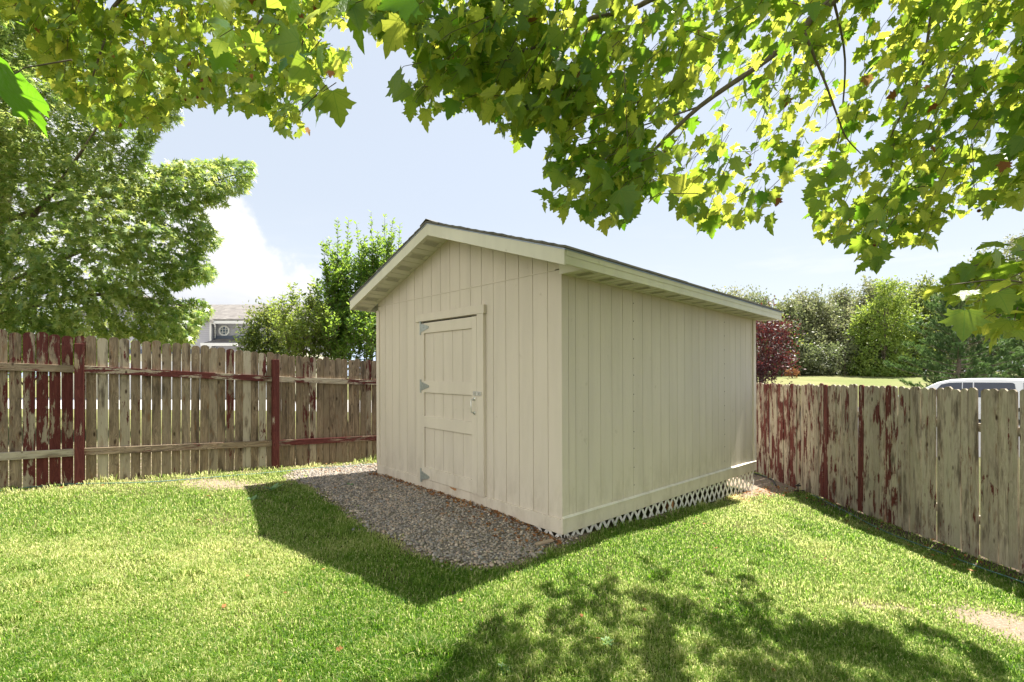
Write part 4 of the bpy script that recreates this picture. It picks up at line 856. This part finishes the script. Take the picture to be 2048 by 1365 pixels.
# shoots: upright stems with leaves all along
def shoot_tree(label, tips, Y_, basepx, seed, m, leafsize=.085, lat=3, fill=None, group='young trees and bushes behind the left fence', name='upright_tree', cat='tree'):
    r = np.random.default_rng(seed); bx_ = P(basepx, 755, Y_); base = np.array([bx_[0], bx_[1], float(gz(bx_[0], bx_[1]))]); o = thing(name, label, cat, base, group)
    Ps, Ts, Vs = [], [], []; wood = MB()
    def stem(a, b, dens=.034, rad=.012, l0=.25):
        L = np.linalg.norm(b-a); n = int(L*(1-l0)/dens); u_ = l0+(1-l0)*np.sort(r.random(n)); mid = (a+b)/2+r.normal(0, .05, 3)
        pt = (a*(1-u_[:, None])**2+2*mid*u_[:, None]*(1-u_[:, None])+b*u_[:, None]**2); az = np.arange(n)*2.4+r.normal(0, .4, n)
        d = norm(np.stack([np.cos(az), np.sin(az), r.uniform(.35, 1.1, n)], 1)); Ps.append(pt+d*.01); Ts.append(d); Vs.append(r.normal(.42+.25*u_, .17, n)); wood.tube([a, mid*.5+(a+b)/4, b], [rad, rad*.7, rad*.2], 5)
    for px, py in tips:
        b = P(px, py, Y_+r.uniform(-.45, .45)); root = base+np.array([(b[0]-base[0])*.25, (b[1]-base[1])*.25, .5+.4*r.random()]); wood.tube([base, root], [.03, .02], 6)
        stem(root, b, .020, .016, .30)
        for j in range(lat):
            f_ = r.uniform(.25, .80); q = root*(1-f_)+b*f_; L = (b[2]-q[2])*r.uniform(.35, .72)
            az = r.uniform(0, 6.28); e = q+np.array([math.cos(az)*L*.28, math.sin(az)*L*.28, L]); stem(q, e, .022, .008, .05)
            for _ in range(2):
                az = r.uniform(0, 6.28); L2 = r.uniform(.2, .45); q2 = q+(e-q)*r.uniform(.1, .6); stem(q2, q2+np.array([math.cos(az)*L2*.6, math.sin(az)*L2*.6, L2*.8]), .022, .005, .0)
    if fill:
        for (cx_, cy_, rx_, ry_), k in fill:
            for _ in range(k):
                a = r.uniform(0, 6.28); q_ = math.sqrt(r.random()); q = P(cx_+rx_*q_*math.cos(a), cy_+ry_*q_*math.sin(a), Y_+r.uniform(-.7, .7)); L = r.uniform(.25, .55); az = r.uniform(0, 6.28)
                stem(q, q+np.array([math.cos(az)*L*.45, math.sin(az)*L*.45, L*.9]), .022, .005, .0)
    pos, tip, vv = np.concatenate(Ps), np.concatenate(Ts), np.concatenate(Vs); n = len(pos)
    leaves('foliage', OV*np.array([1.15, 1, 1]), OVF, pos, tip, norm(np.stack([r.normal(0, .5, n), r.normal(0, .5, n), np.ones(n)], 1)), leafsize*r.uniform(.6, 1.15, n), m, o, v=np.clip(vv, 0, 1))
    wood.build('stems', M['twig'], o); return o
shoot_tree('tallest upright leafy tree with many thin shoots, just left of the shed roof', [(742, 425), (728, 470), (770, 428), (785, 440), (800, 448), (713, 448), (755, 462), (778, 480), (740, 500), (795, 500), (718, 520), (765, 530), (800, 560)], 10.6, 762, 11, M['shoot'], lat=7, leafsize=.1, fill=[((770, 600, 60, 60), 80), ((750, 545, 45, 50), 30)])
shoot_tree('upright leafy tree with a pointed shoot, second left of the shed roof', [(646, 480), (676, 440), (697, 440), (668, 500), (690, 520), (655, 545), (705, 540), (635, 560), (672, 580), (700, 590)], 10.5, 675, 12, M['shoot'], lat=7, leafsize=.1, fill=[((675, 610, 40, 60), 72), ((680, 550, 28, 40), 22)])
shoot_tree('shorter bright leafy tree with feathery shoots, right of the neighbour house', [(580, 568), (598, 575), (622, 572), (563, 605), (612, 600), (640, 600), (590, 620), (655, 625)], 10.2, 605, 13, M['lime'], lat=4, fill=[((600, 655, 55, 55), 110), ((640, 660, 35, 50), 45)])
shoot_tree('dense low green bush showing just above the left fence, beside the shed', [(670, 660), (700, 665), (725, 650), (748, 640), (655, 680), (735, 625)], 9.9, 700, 14, M['shoot'], leafsize=.09, lat=3, fill=[((700, 690, 60, 45), 120), ((738, 665, 26, 50), 60)], name='green_bush', cat='bush')
blob_tree('leafy_shrub', 'dark olive rounded shrub with wispy top, directly right of the neighbour house', 'bush', lobes_from_px([(535, 668, 28, 48, 0), (518, 692, 20, 26, 0), (560, 680, 28, 42, .3), (532, 640, 16, 20, .2)], 12.5), 9000, lf_ov, .085, M['shrub'], group='young trees and bushes behind the left fence', seed=21, ns=2., per=9, spread=.34, updir=.6, trunk_r=.05, vmean=.42)
blob_tree('leafy_shrub', 'green undergrowth bush behind the left fence, under the maple', 'bush', lobes_from_px([(60, 690, 130, 60, 0), (180, 700, 70, 40, .5), (-90, 680, 120, 90, .4)], 13.5), 9000, lf_ov, .12, M['maple'], group='young trees and bushes behind the left fence', seed=22, ns=1.3, per=9, spread=.4, trunk_r=.05)

# far tree line on the right
G3 = 'trees along the far edge of the meadow'
spec = [(1578, 614, 34, 40), (1632, 603, 30, 40), (1712, 600, 30, 40), (1330, 640, 62, 62), (1400, 612, 58, 55), (1465, 590, 50, 44), (1508, 597, 40, 40), (1548, 628, 44, 36), (1604, 602, 26, 38), (1655, 605, 30, 40), (1690, 592, 28, 42), (1737, 578, 30, 46), (1770, 590, 26, 36), (1805, 575, 34, 40), (1850, 575, 36, 40), (1905, 570, 40, 40), (1960, 520, 50, 50), (2020, 490, 60, 60), (2090, 470, 70, 70), (2190, 470, 80, 80)]
names = ['olive tree of the far line between the low olive tree and the narrow feathery one', 'tree of the far line between the narrow feathery olive tree and the brownish one', 'grey-green tree of the far line filling the gap left of the tallest thin-crowned tree', 'leftmost hazy grey-green tree of the far line, behind the shed roof', 'grey-green tree of the far line behind the shed, second from its left end', 'grey-green tree of the far line whose top shows above the end of the shed roof', 'grey-green tree of the far line directly behind the purple tree', 'low olive tree of the far line just right of the purple tree', 'narrow feathery olive tree of the far line right of the purple tree',
         'brownish olive tree of the far line midway between shed and pine', 'dense olive tree of the far line left of the lime green tree', 'tallest thin-crowned tree of the far line left of the lime green tree', 'olive tree of the far line peeking over the lime green tree', 'olive tree of the far line above the lime green tree', 'pale olive tree of the far line left of the pine top', 'pale olive tree of the far line behind the pine top',
         'tall grey-green tree of the far line right of the pine top', 'tall grey-green tree of the far line at the right edge of the picture', 'tallest grey-green tree of the far line, cut by the right edge', 'grey-green tree of the far line beyond the right edge']
for i, (cx_, ty, rx_, _) in enumerate(spec):
    Y_ = 57+(i*37 % 7)-(8 if i > 15 else 0); r = np.random.default_rng(i+300); L = []
    bot = 748; H = bot-ty
    for _ in range(9):
        f_ = (_+r.random())/9; L.append((cx_+r.normal(0, rx_*.42)*(1-.4*f_), bot-H*(.18+.66*f_), rx_*(.62-.22*f_), H*.17, r.uniform(-1.5, 1.5)))
    L.append((cx_+r.normal(0, 4), ty+H*.14, rx_*.24, H*.15, 0)); L.append((cx_+rx_*.5, ty+H*.22, rx_*.2, H*.15, 0)); L.append((cx_-rx_*.4, ty+H*.26, rx_*.25, H*.12, 0)); L.append((cx_, bot-H*.12, rx_*.8, H*.13, -1.0))
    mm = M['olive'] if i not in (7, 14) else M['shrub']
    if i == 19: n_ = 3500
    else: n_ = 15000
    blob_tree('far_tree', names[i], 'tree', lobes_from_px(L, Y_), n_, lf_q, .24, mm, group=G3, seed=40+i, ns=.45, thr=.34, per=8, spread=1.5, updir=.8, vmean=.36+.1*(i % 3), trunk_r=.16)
for j, (cx_, ty, w_, lab) in enumerate(((1600, 690, 46, 'left dark undergrowth bush at the foot of the far trees'), (1690, 695, 50, 'right dark undergrowth bush at the foot of the far trees'), (1790, 705, 50, 'grey bush at the foot of the lime green tree'))):
    blob_tree('far_bush', lab, 'bush', lobes_from_px([(cx_+dx, 722+dy, w_*.5, 28, 0) for dx, dy in ((-w_*.6, 0), (0, -8), (w_*.6, 2))], 55), 4000, lf_q, .2, M['olive'], group='undergrowth bushes below the far trees', seed=70+j, ns=.8, spread=.7, vmean=.12, trunk_r=.08)
blob_tree('lime_tree', 'bright yellow-green tree at the meadow edge, left of the pine', 'tree', lobes_from_px([(1770, 640, 42, 42, 0), (1740, 655, 30, 34, 0), (1800, 650, 34, 40, .5), (1760, 705, 44, 38, 0), (1735, 725, 28, 20, 0), (1785, 600, 26, 26, 0), (1800, 700, 30, 40, .4), (1765, 578, 14, 14, 0), (1745, 742, 40, 16, 0), (1790, 740, 34, 16, 0)], 54), 15000, lf_ov, .34, M['lime'], seed=31, ns=.7, per=7, spread=.8, vmean=.5, trunk_r=.15)
blob_tree('purple_plum_tree', 'dark red leaved plum tree behind the right end of the shed', 'tree', lobes_from_px([(1505, 690, 50, 52, 0), (1535, 700, 32, 40, 0), (1550, 730, 28, 22, .2), (1520, 650, 34, 30, 0), (1562, 672, 12, 20, 0), (1480, 700, 50, 60, 0), (1500, 745, 50, 24, 0)], 18), 14000, lf_ov, .11, M['plum'], seed=32, ns=1.6, per=9, spread=.55, updir=.5, thr=.42, trunk_r=.07)
blob_tree('dry_bush', 'small orange-brown dry bush at the far meadow edge', 'bush', lobes_from_px([(1578, 745, 4, 4, 0), (1585, 744, 5, 6, 0), (1591, 746, 3, 3, 0)], 50), 500, lf_q, .12, M['litter'], seed=33, ns=3, spread=.3, trunk_r=.03, thr=.1)
# pine
def pine(label, cx_, top, botpx, halfw, Y_, seed, n=560):
    r = np.random.default_rng(seed); b0 = P(cx_, botpx, Y_); base = np.array([b0[0], b0[1], float(gz(b0[0], b0[1]))]); H = P(cx_, top, Y_)[2]-base[2]
    o = thing('pine_tree', label, 'tree', base, 'pines on the meadow'); wood = MB(); wood2 = MB(); crv(wood, [base-(0, 0, .1), base+(.1, 0, H*.4), base+(-.1, 0, H*.97)], .16, .03, 8, 4)
    R = halfw/F*Y_; C_, D_ = [], []
    for i in range(78):
        f_ = .05+.90*(i/78)**.9; az = i*2.4+r.normal(0, .3); L = R*(1-f_)**.70*r.uniform(.55, 1.12)+.22; a = base+np.array([0, 0, H*f_]); up = .15+.55*f_
        e = a+np.array([math.cos(az)*L, math.sin(az)*L, L*up]); m_ = (a+e)/2-np.array([0, 0, .07*L]); crv(wood2, [a, m_, e], .035*(1-f_)+.012, .008, 5, 3)
        for q in np.linspace(.28, 1, max(4, int(L/.22))):
            p_ = a*(1-q)**2+2*m_*q*(1-q)+e*q*q
            for _ in range(3):
                az2 = r.uniform(0, 6.28); ll = r.uniform(.05, .36)*(1.2-q*.5); C_.append(p_+np.array([math.cos(az2)*ll, math.sin(az2)*ll, r.uniform(-.03, .22)])); D_.append(norm((e-a)/L*.7+np.array([math.cos(az2)*.4, math.sin(az2)*.4, .75])))
    C_, D_ = np.array(C_), np.array(D_); K = 44; n = len(C_)
    pos = (C_[:, None]+D_[:, None]*r.uniform(-.12, .12, (n, K, 1))).reshape(-1, 3); tip = norm(np.repeat(D_, K, 0)*.75+r.normal(0, .45, (n*K, 3)))
    nd = np.array([(-.09, 0, 0), (.09, 0, 0), (0, 1, 0)]); leaves('needles', nd, [(0, 1, 2)], pos, tip, r.normal(0, 1, (n*K, 3)), r.uniform(.12, .22, n*K), M['pine'], o, v=np.clip(np.repeat(r.normal(.4, .22, n), K)+r.normal(0, .12, n*K), 0, 1))
    wood.build('trunk', M['bark'], o, smooth_=True); wood2.build('branches', M['bark'], o)
pine('broad dark green pine standing on the meadow behind the white car', 1915, 560, 758, 112, 31, 1); pine('paler pine partly cut by the right edge of the picture', 2075, 600, 756, 105, 36, 2)

# ---------------------------------------------------------------- neighbour house
HY_ = 28.; RY = 28.45; hp = lambda px, py, Y_=HY_: P(px, py, Y_)
def lapmat():
    m, t = mat('lap siding'); c = coords(t); z_ = t.n('ShaderNodeSeparateXYZ', {0: c}).outputs[2]
    f_ = t.math('FRACT', t.math('DIVIDE', z_, .115)); cc = t.mix(t.sstep(f_, .86, .97), (.33, .33, .38), (.15, .15, .18))
    return fin(m, t, pbr(t, cc, .6, f_, .4, .02))
M['lap'] = lapmat(); M['white'] = simple('white paint', (.62, .62, .62), .5, 0, .03); M['navy'] = simple('dark flashing', (.08, .10, .15), .7)
M['glass'] = simple('dark glass', (.06, .09, .12), .08, 0, .05); M['cream'] = simple('cream wall', (.55, .52, .40), .7, 0, .05)
Xp = lambda px, Y_: (px-CX)/F*Y_
Zp = lambda py, Y_: CAMH-(py-HY)/F*Y_
hx0 = Xp(120, 28); gzh = float(gz(-18, 28))
house = thing('grey_house', 'grey two-storey neighbour house with shingle roof and octagonal window, beyond the left fence', 'house', (-18, 29, gzh))
c1 = Xp(420, 28); e1, e2 = Zp(642, 28), Zp(646, RY)
mb = MB(); mb.box((hx0, 28, 3.05), (c1, 36, e1)); mb.box((c1-.001, RY, 3.05), (Xp(600, RY), 36, e2)); mb.prism([(hx0-0, 28.001, e1-.001), (c1, 28.001, e1-.001), ((hx0+c1)/2, 28.001, e1+1.5)], (0, 7.9, 0)); mb.build('upper_wall', M['lap'], house)
mb = MB(); mb.box((hx0, 28.05, gzh-.3), (c1, 36, 3.049)); mb.box((c1, RY+.05, gzh-.3), (Xp(600, RY), 36, 3.049)); mb.build('lower_wall', M['cream'], house)
mb = MB(); mb.box((hx0-.1, 27.9, 2.95), (c1+.02, 28.06, 3.2)); mb.box((c1+.02, RY-.1, Zp(680, RY)), (Xp(600, RY), RY-.001, Zp(672, RY))); mb.build('belt_flashing', M['navy'], house)
# gable of the left wing, long roof to the right
mx = (hx0+c1)/2; hr = e1+1.55
mb = MB()
for a, b in ((hx0-.5, mx), (c1+.30, mx)):
    za = e1-.05; mb.prism([(a, 27.5, za-.1), (b, 27.5, hr-.1), (b, 27.5, hr+.08), (a, 27.5, za+.08)], (0, 9, 0))
zr = Zp(616, 33)
mb.prism([(mx, RY-.5, e2+.0), (mx, RY-.5, e2+.16), (mx, 33.5, zr+.3), (mx, 36.8, e2+.16), (mx, 36.8, e2)], (Xp(620, RY)-mx, 0, 0)); mb.build('roof', M['roof2'], house)
mb = MB(); x0, x1 = Xp(405, 27.4), Xp(478, 27.4); z0, z1 = Zp(691, 27.4), Zp(677, RY)-.35
mb.prism([(x0, 27.3, z0), (x1, 27.3, z0), (x1, 27.3, z0+.1), (x0, 27.3, z0+.1)], (0, .1, 0)); mb.add([(x0, 27.3, z0+.1), (x1, 27.3, z0+.1), (x1-.3, RY-.01, z1+.35), (x0+.35, RY-.01, z1+.35), (x0, 27.3, z0+.02), (x1, 27.3, z0+.02), (x1-.3, RY-.01, z0+.02), (x0+.35, RY-.01, z0+.02)], [(0, 1, 2, 3), (4, 5, 6, 7), (0, 4, 7, 3), (1, 2, 6, 5), (0, 1, 5, 4)])
mb.build('porch_roof', M['roof2'], house)
mb = MB(); mb.box((x0, 27.2, z0-.05), (x1, 27.299, z0+.12)); mb.box((c1+.1, RY-.65, e2-.12), (Xp(600, RY), RY-.51, e2+.04)); mb.build('gutter', M['white'], house)
mb = MB(); mb.tube([(Xp(431, 28), RY-.58, e2-.08), (Xp(429, 28), RY-.4, e2-.2), (Xp(423, 28), RY-.1, e2-.38), (Xp(422.5, 28), RY-.08, Zp(676, 28))], .045, 8); mb.tube([(Xp(422, 28), 28.35, z0-.05), (Xp(422, 28), 28.35, gzh)], .045, 8); mb.box((c1-.02, 27.985, 3.2), (c1+.08, 28.08, e1-.05)); mb.build('downspout', M['white'], house)
mb = MB(); vx, vz = Xp(407, 31), Zp(603, 31); mb.tube([(vx, 31, vz-1.2), (vx, 31, vz)], .07, 8); mb.tube([(vx, 31, vz-.02), (vx, 31, vz+.18)], .11, 8); mb.build('vent_pipe', M['galv'], house)
oc = np.array([Xp(449, RY), RY, Zp(662, RY)]); mb = MB()
for i in range(8):
    a0, a1 = math.pi/8+i*math.pi/4, math.pi/8+(i+1)*math.pi/4
    q = lambda r_, a: (oc[0]+r_*math.cos(a), RY-.05, oc[2]+r_*math.sin(a)); mb.prism([q(.25, a0), q(.34, a0), q(.34, a1), q(.25, a1)], (0, .048, 0))
for d in (-.085, .085): mb.box((oc[0]+d-.012, RY-.045, oc[2]-.25), (oc[0]+d+.012, RY-.015, oc[2]+.25)); mb.box((oc[0]-.25, RY-.043, oc[2]+d-.012), (oc[0]+.25, RY-.017, oc[2]+d+.012))
wn = mb.build('octagonal_window', M['white'], house)
mb = MB(); mb.prism([(oc[0]+.26*math.cos(math.pi/8+i*math.pi/4), RY-.01, oc[2]+.26*math.sin(math.pi/8+i*math.pi/4)) for i in range(8)], (0, .006, 0)); mb.build('pane', M['glass'], wn)
for a, b, c, d in ((219, 248, 644, 680), (343, 378, 655, 682)):
    xa, xb, za, zb = Xp(a, 28), Xp(b, 28), Zp(d, 28), Zp(c, 28); mb = MB(); w_ = .08
    mb.box((xa, 27.94, za), (xa+w_, 27.999, zb)); mb.box((xb-w_, 27.94, za), (xb, 27.999, zb)); mb.box((xa+w_, 27.94, za), (xb-w_, 27.999, za+w_)); mb.box((xa+w_, 27.94, zb-w_), (xb-w_, 27.999, zb)); mb.box(((xa+xb)/2-.03, 27.95, za+w_), ((xa+xb)/2+.03, 27.995, zb-w_)); mb.box((xa+w_, 27.952, (za+zb)/2-.015), ((xa+xb)/2-.03, 27.99, (za+zb)/2+.015))
    wn = mb.build('window', M['white'], house); mb = MB(); mb.box((xa+w_, 27.991, za+w_), (xb-w_, 27.998, zb-w_)); mb.build('pane', M['glass'], wn)
for a, b in ((200, 300), (320, 400), (450, 560)):
    Yw = 28.04 if b < 430 else RY+.04; mb = MB(); mb.box((Xp(a, Yw), Yw-.03, gzh), (Xp(b, Yw), Yw, 2.5)); mb.build('garage_door', M['white'], house)
# pale street beyond the left fence
M['concrete'] = simple('pale concrete', (.50, .48, .45), .9, 0, .08, 3.)
xs = np.linspace(-45, -1, 45); V = []
for y0, y1 in ((18.5, 27.5),):
    rows = np.linspace(y0, y1, 6)
    vs = [(x_, y_, float(gz(x_, y_))+.012) for y_ in rows for x_ in xs]; n = len(xs); mb = MB(); mb.add(vs, [(j*n+i, j*n+i+1, (j+1)*n+i+1, (j+1)*n+i) for j in range(5) for i in range(n-1)]); tag(mb.build('street', M['concrete']), kind='structure')
M['asphalt'] = simple('asphalt', (.07, .07, .07), .95, 0, .15, 20.)
xs = np.linspace(6.5, 46, 40); rows = np.linspace(11.6, 27, 6)
vs = [(x_, y_, float(gz(x_, y_))+.012) for y_ in rows for x_ in xs]; n = len(xs); mb = MB(); mb.add(vs, [(j*n+i, j*n+i+1, (j+1)*n+i+1, (j+1)*n+i) for j in range(5) for i in range(n-1)]); tag(mb.build('road', M['asphalt']), kind='structure')
# hills
M['hill'] = simple('far hillside', (.22, .27, .36), .95, 0, .15, .004)  # blue-grey of distance haze is put into the hill's base colour
hx = np.linspace(-2600, 600, 120); hz_ = 160+60*np.sin(hx*.0031)+40*np.sin(hx*.011+1)+18*np.sin(hx*.037)
hz_ = hz_*smooth(hx, 500, -500)
n = len(hx); vs = [(a, 1500, 5) for a in hx]+[(a, 1750+30*math.sin(a*.02), b*.6) for a, b in zip(hx, hz_)]+[(a, 2000, b*1.05) for a, b in zip(hx, hz_)]+[(a, 2600, 0) for a in hx]
mb = MB(); mb.add(vs, [(j*n+i, j*n+i+1, (j+1)*n+i+1, (j+1)*n+i) for j in range(3) for i in range(n-1)]); tag(mb.build('hills', M['hill'], smooth_=True), kind='structure')

# ---------------------------------------------------------------- white car beyond the right fence
M['carwhite'] = simple('white car paint', (.80, .82, .84), .25, 0, .02); M['tint'] = simple('tinted glass', (.015, .03, .06), .06, 0, .05); M['tyre'] = simple('tyre', (.02, .02, .02), .8)
CA = np.array([.904*20.4, 20.4, 0.]); cax = np.array([.684, -.729, 0.]); cdp = np.array([.729, .684, 0.]); cfn = lambda p: CA+cax*(p[0]-12.68)+cdp*(p[1]-14.0)+np.array([0, 0, p[2]])
cy0, cy1 = 14.0, 15.85; gc = float(gz(CA[0], CA[1])); car = thing('parked_car', 'white passenger van with dark tinted side windows, parked behind the right fence', 'van', cfn((13.6, 14.9, gc)))
top = CAMH-(757.2-HY)/F*19.8-gc
prof = [(10.9, .35), (10.86, .75), (11.0, .98), (11.9, 1.12), (12.15, top-.42), (12.55, top-.17), (12.95, top-.055), (13.5, top-.012), (14.3, top), (15.1, top-.02), (15.55, top-.07), (15.85, top-.25), (16.05, 1.15), (16.1, .8), (16.05, .35)]
mb = MB(cfn); n = len(prof); rows = [(cy0+.10, .0, 1.0), (cy0, .0, 0.)]
def ring(y_, inset):
    out = []
    for x_, z_ in prof:
        k = max(0, (z_-1.05)/(top-1.05)); out.append((x_, y_, gc+z_-inset*k))
    return out
vs = []
ys = [(0., 1.), (.045, .35), (.14, 0.), (.5, -.25), (.86, 0.), (.955, .35), (1., 1.)]
for f_, ins in ys:
    for x_, z_ in prof:
        k = np.clip((z_-1.0)/(top-1.0), 0, 1); yv = cy0+(cy1-cy0)*f_; yc = (cy0+cy1)/2; yv = yc+(yv-yc)*(1-.13*k); vs.append((x_, yv, gc+z_-.045*ins*(k > .75)))
fs = [(j*n+i, j*n+(i+1) % n, (j+1)*n+(i+1) % n, (j+1)*n+i) for j in range(len(ys)-1) for i in range(n)]+[tuple(range(n))[::-1], tuple(range((len(ys)-1)*n, len(ys)*n))]
mb.add(vs, fs); mb.build('body', M['carwhite'], car, smooth_=False)
def side_y(z_, side=0):
    k = np.clip((z_-1.0)/(top-1.0), 0, 1); yc = (cy0+cy1)/2; y_ = cy0 if side == 0 else cy1; return yc+(y_-yc)*(1-.13*k)
wt = CAMH-(765.5-HY)/F*19.8-gc
for pts in ([(12.32, 1.02), (13.33, 1.02), (13.33, wt), (12.95, wt-.015), (12.68, wt-.09)], [(13.36, 1.02), (13.66, 1.02), (13.66, wt+.003), (13.36, wt)], [(13.70, 1.02), (14.92, 1.02), (14.86, wt-.05), (14.80, wt-.005), (14.70, wt+.003), (13.70, wt+.003)], [(15.1, 1.04), (15.75, 1.04), (15.55, wt-.05), (15.1, wt)]):
    for sd in (0, 1):
        mb = MB(cfn); s_ = -1 if sd == 0 else 1; mb.prism([(a, side_y(b, sd)+s_*.006, gc+b) for a, b in pts], (0, -s_*.012, 0)); mb.build('side_window', M['tint'], car)
mb = MB(cfn); mb.add([(11.93, 14.2, gc+1.14), (11.93, 15.65, gc+1.14), (12.50, 15.5, gc+top-.20), (12.50, 14.35, gc+top-.20)], [(0, 1, 2, 3)]); [None]
mb.v = [(a-.012, b, c+.012) for a, b, c in mb.v]; mb.build('windscreen', M['tint'], car)
for x_ in (11.75, 15.1):
    for y_ in (cy0-.01, cy1-.20):
        mb = MB(cfn); mb.tube([(x_, y_, gc+.33), (x_, y_+.21, gc+.33)], .33, 20); wh = mb.build('wheel', M['tyre'], car); mb = MB(cfn); mb.tube([(x_, y_-.008, gc+.33), (x_, y_+.218, gc+.33)], .20, 16); mb.build('rim', M['galv'], wh)
for y_ in (14.1, 15.45):
    mb = MB(cfn); mb.box((10.84, y_, gc+.68), (10.93, y_+.3, gc+.84)); mb.build('headlight', M['glass'], car)
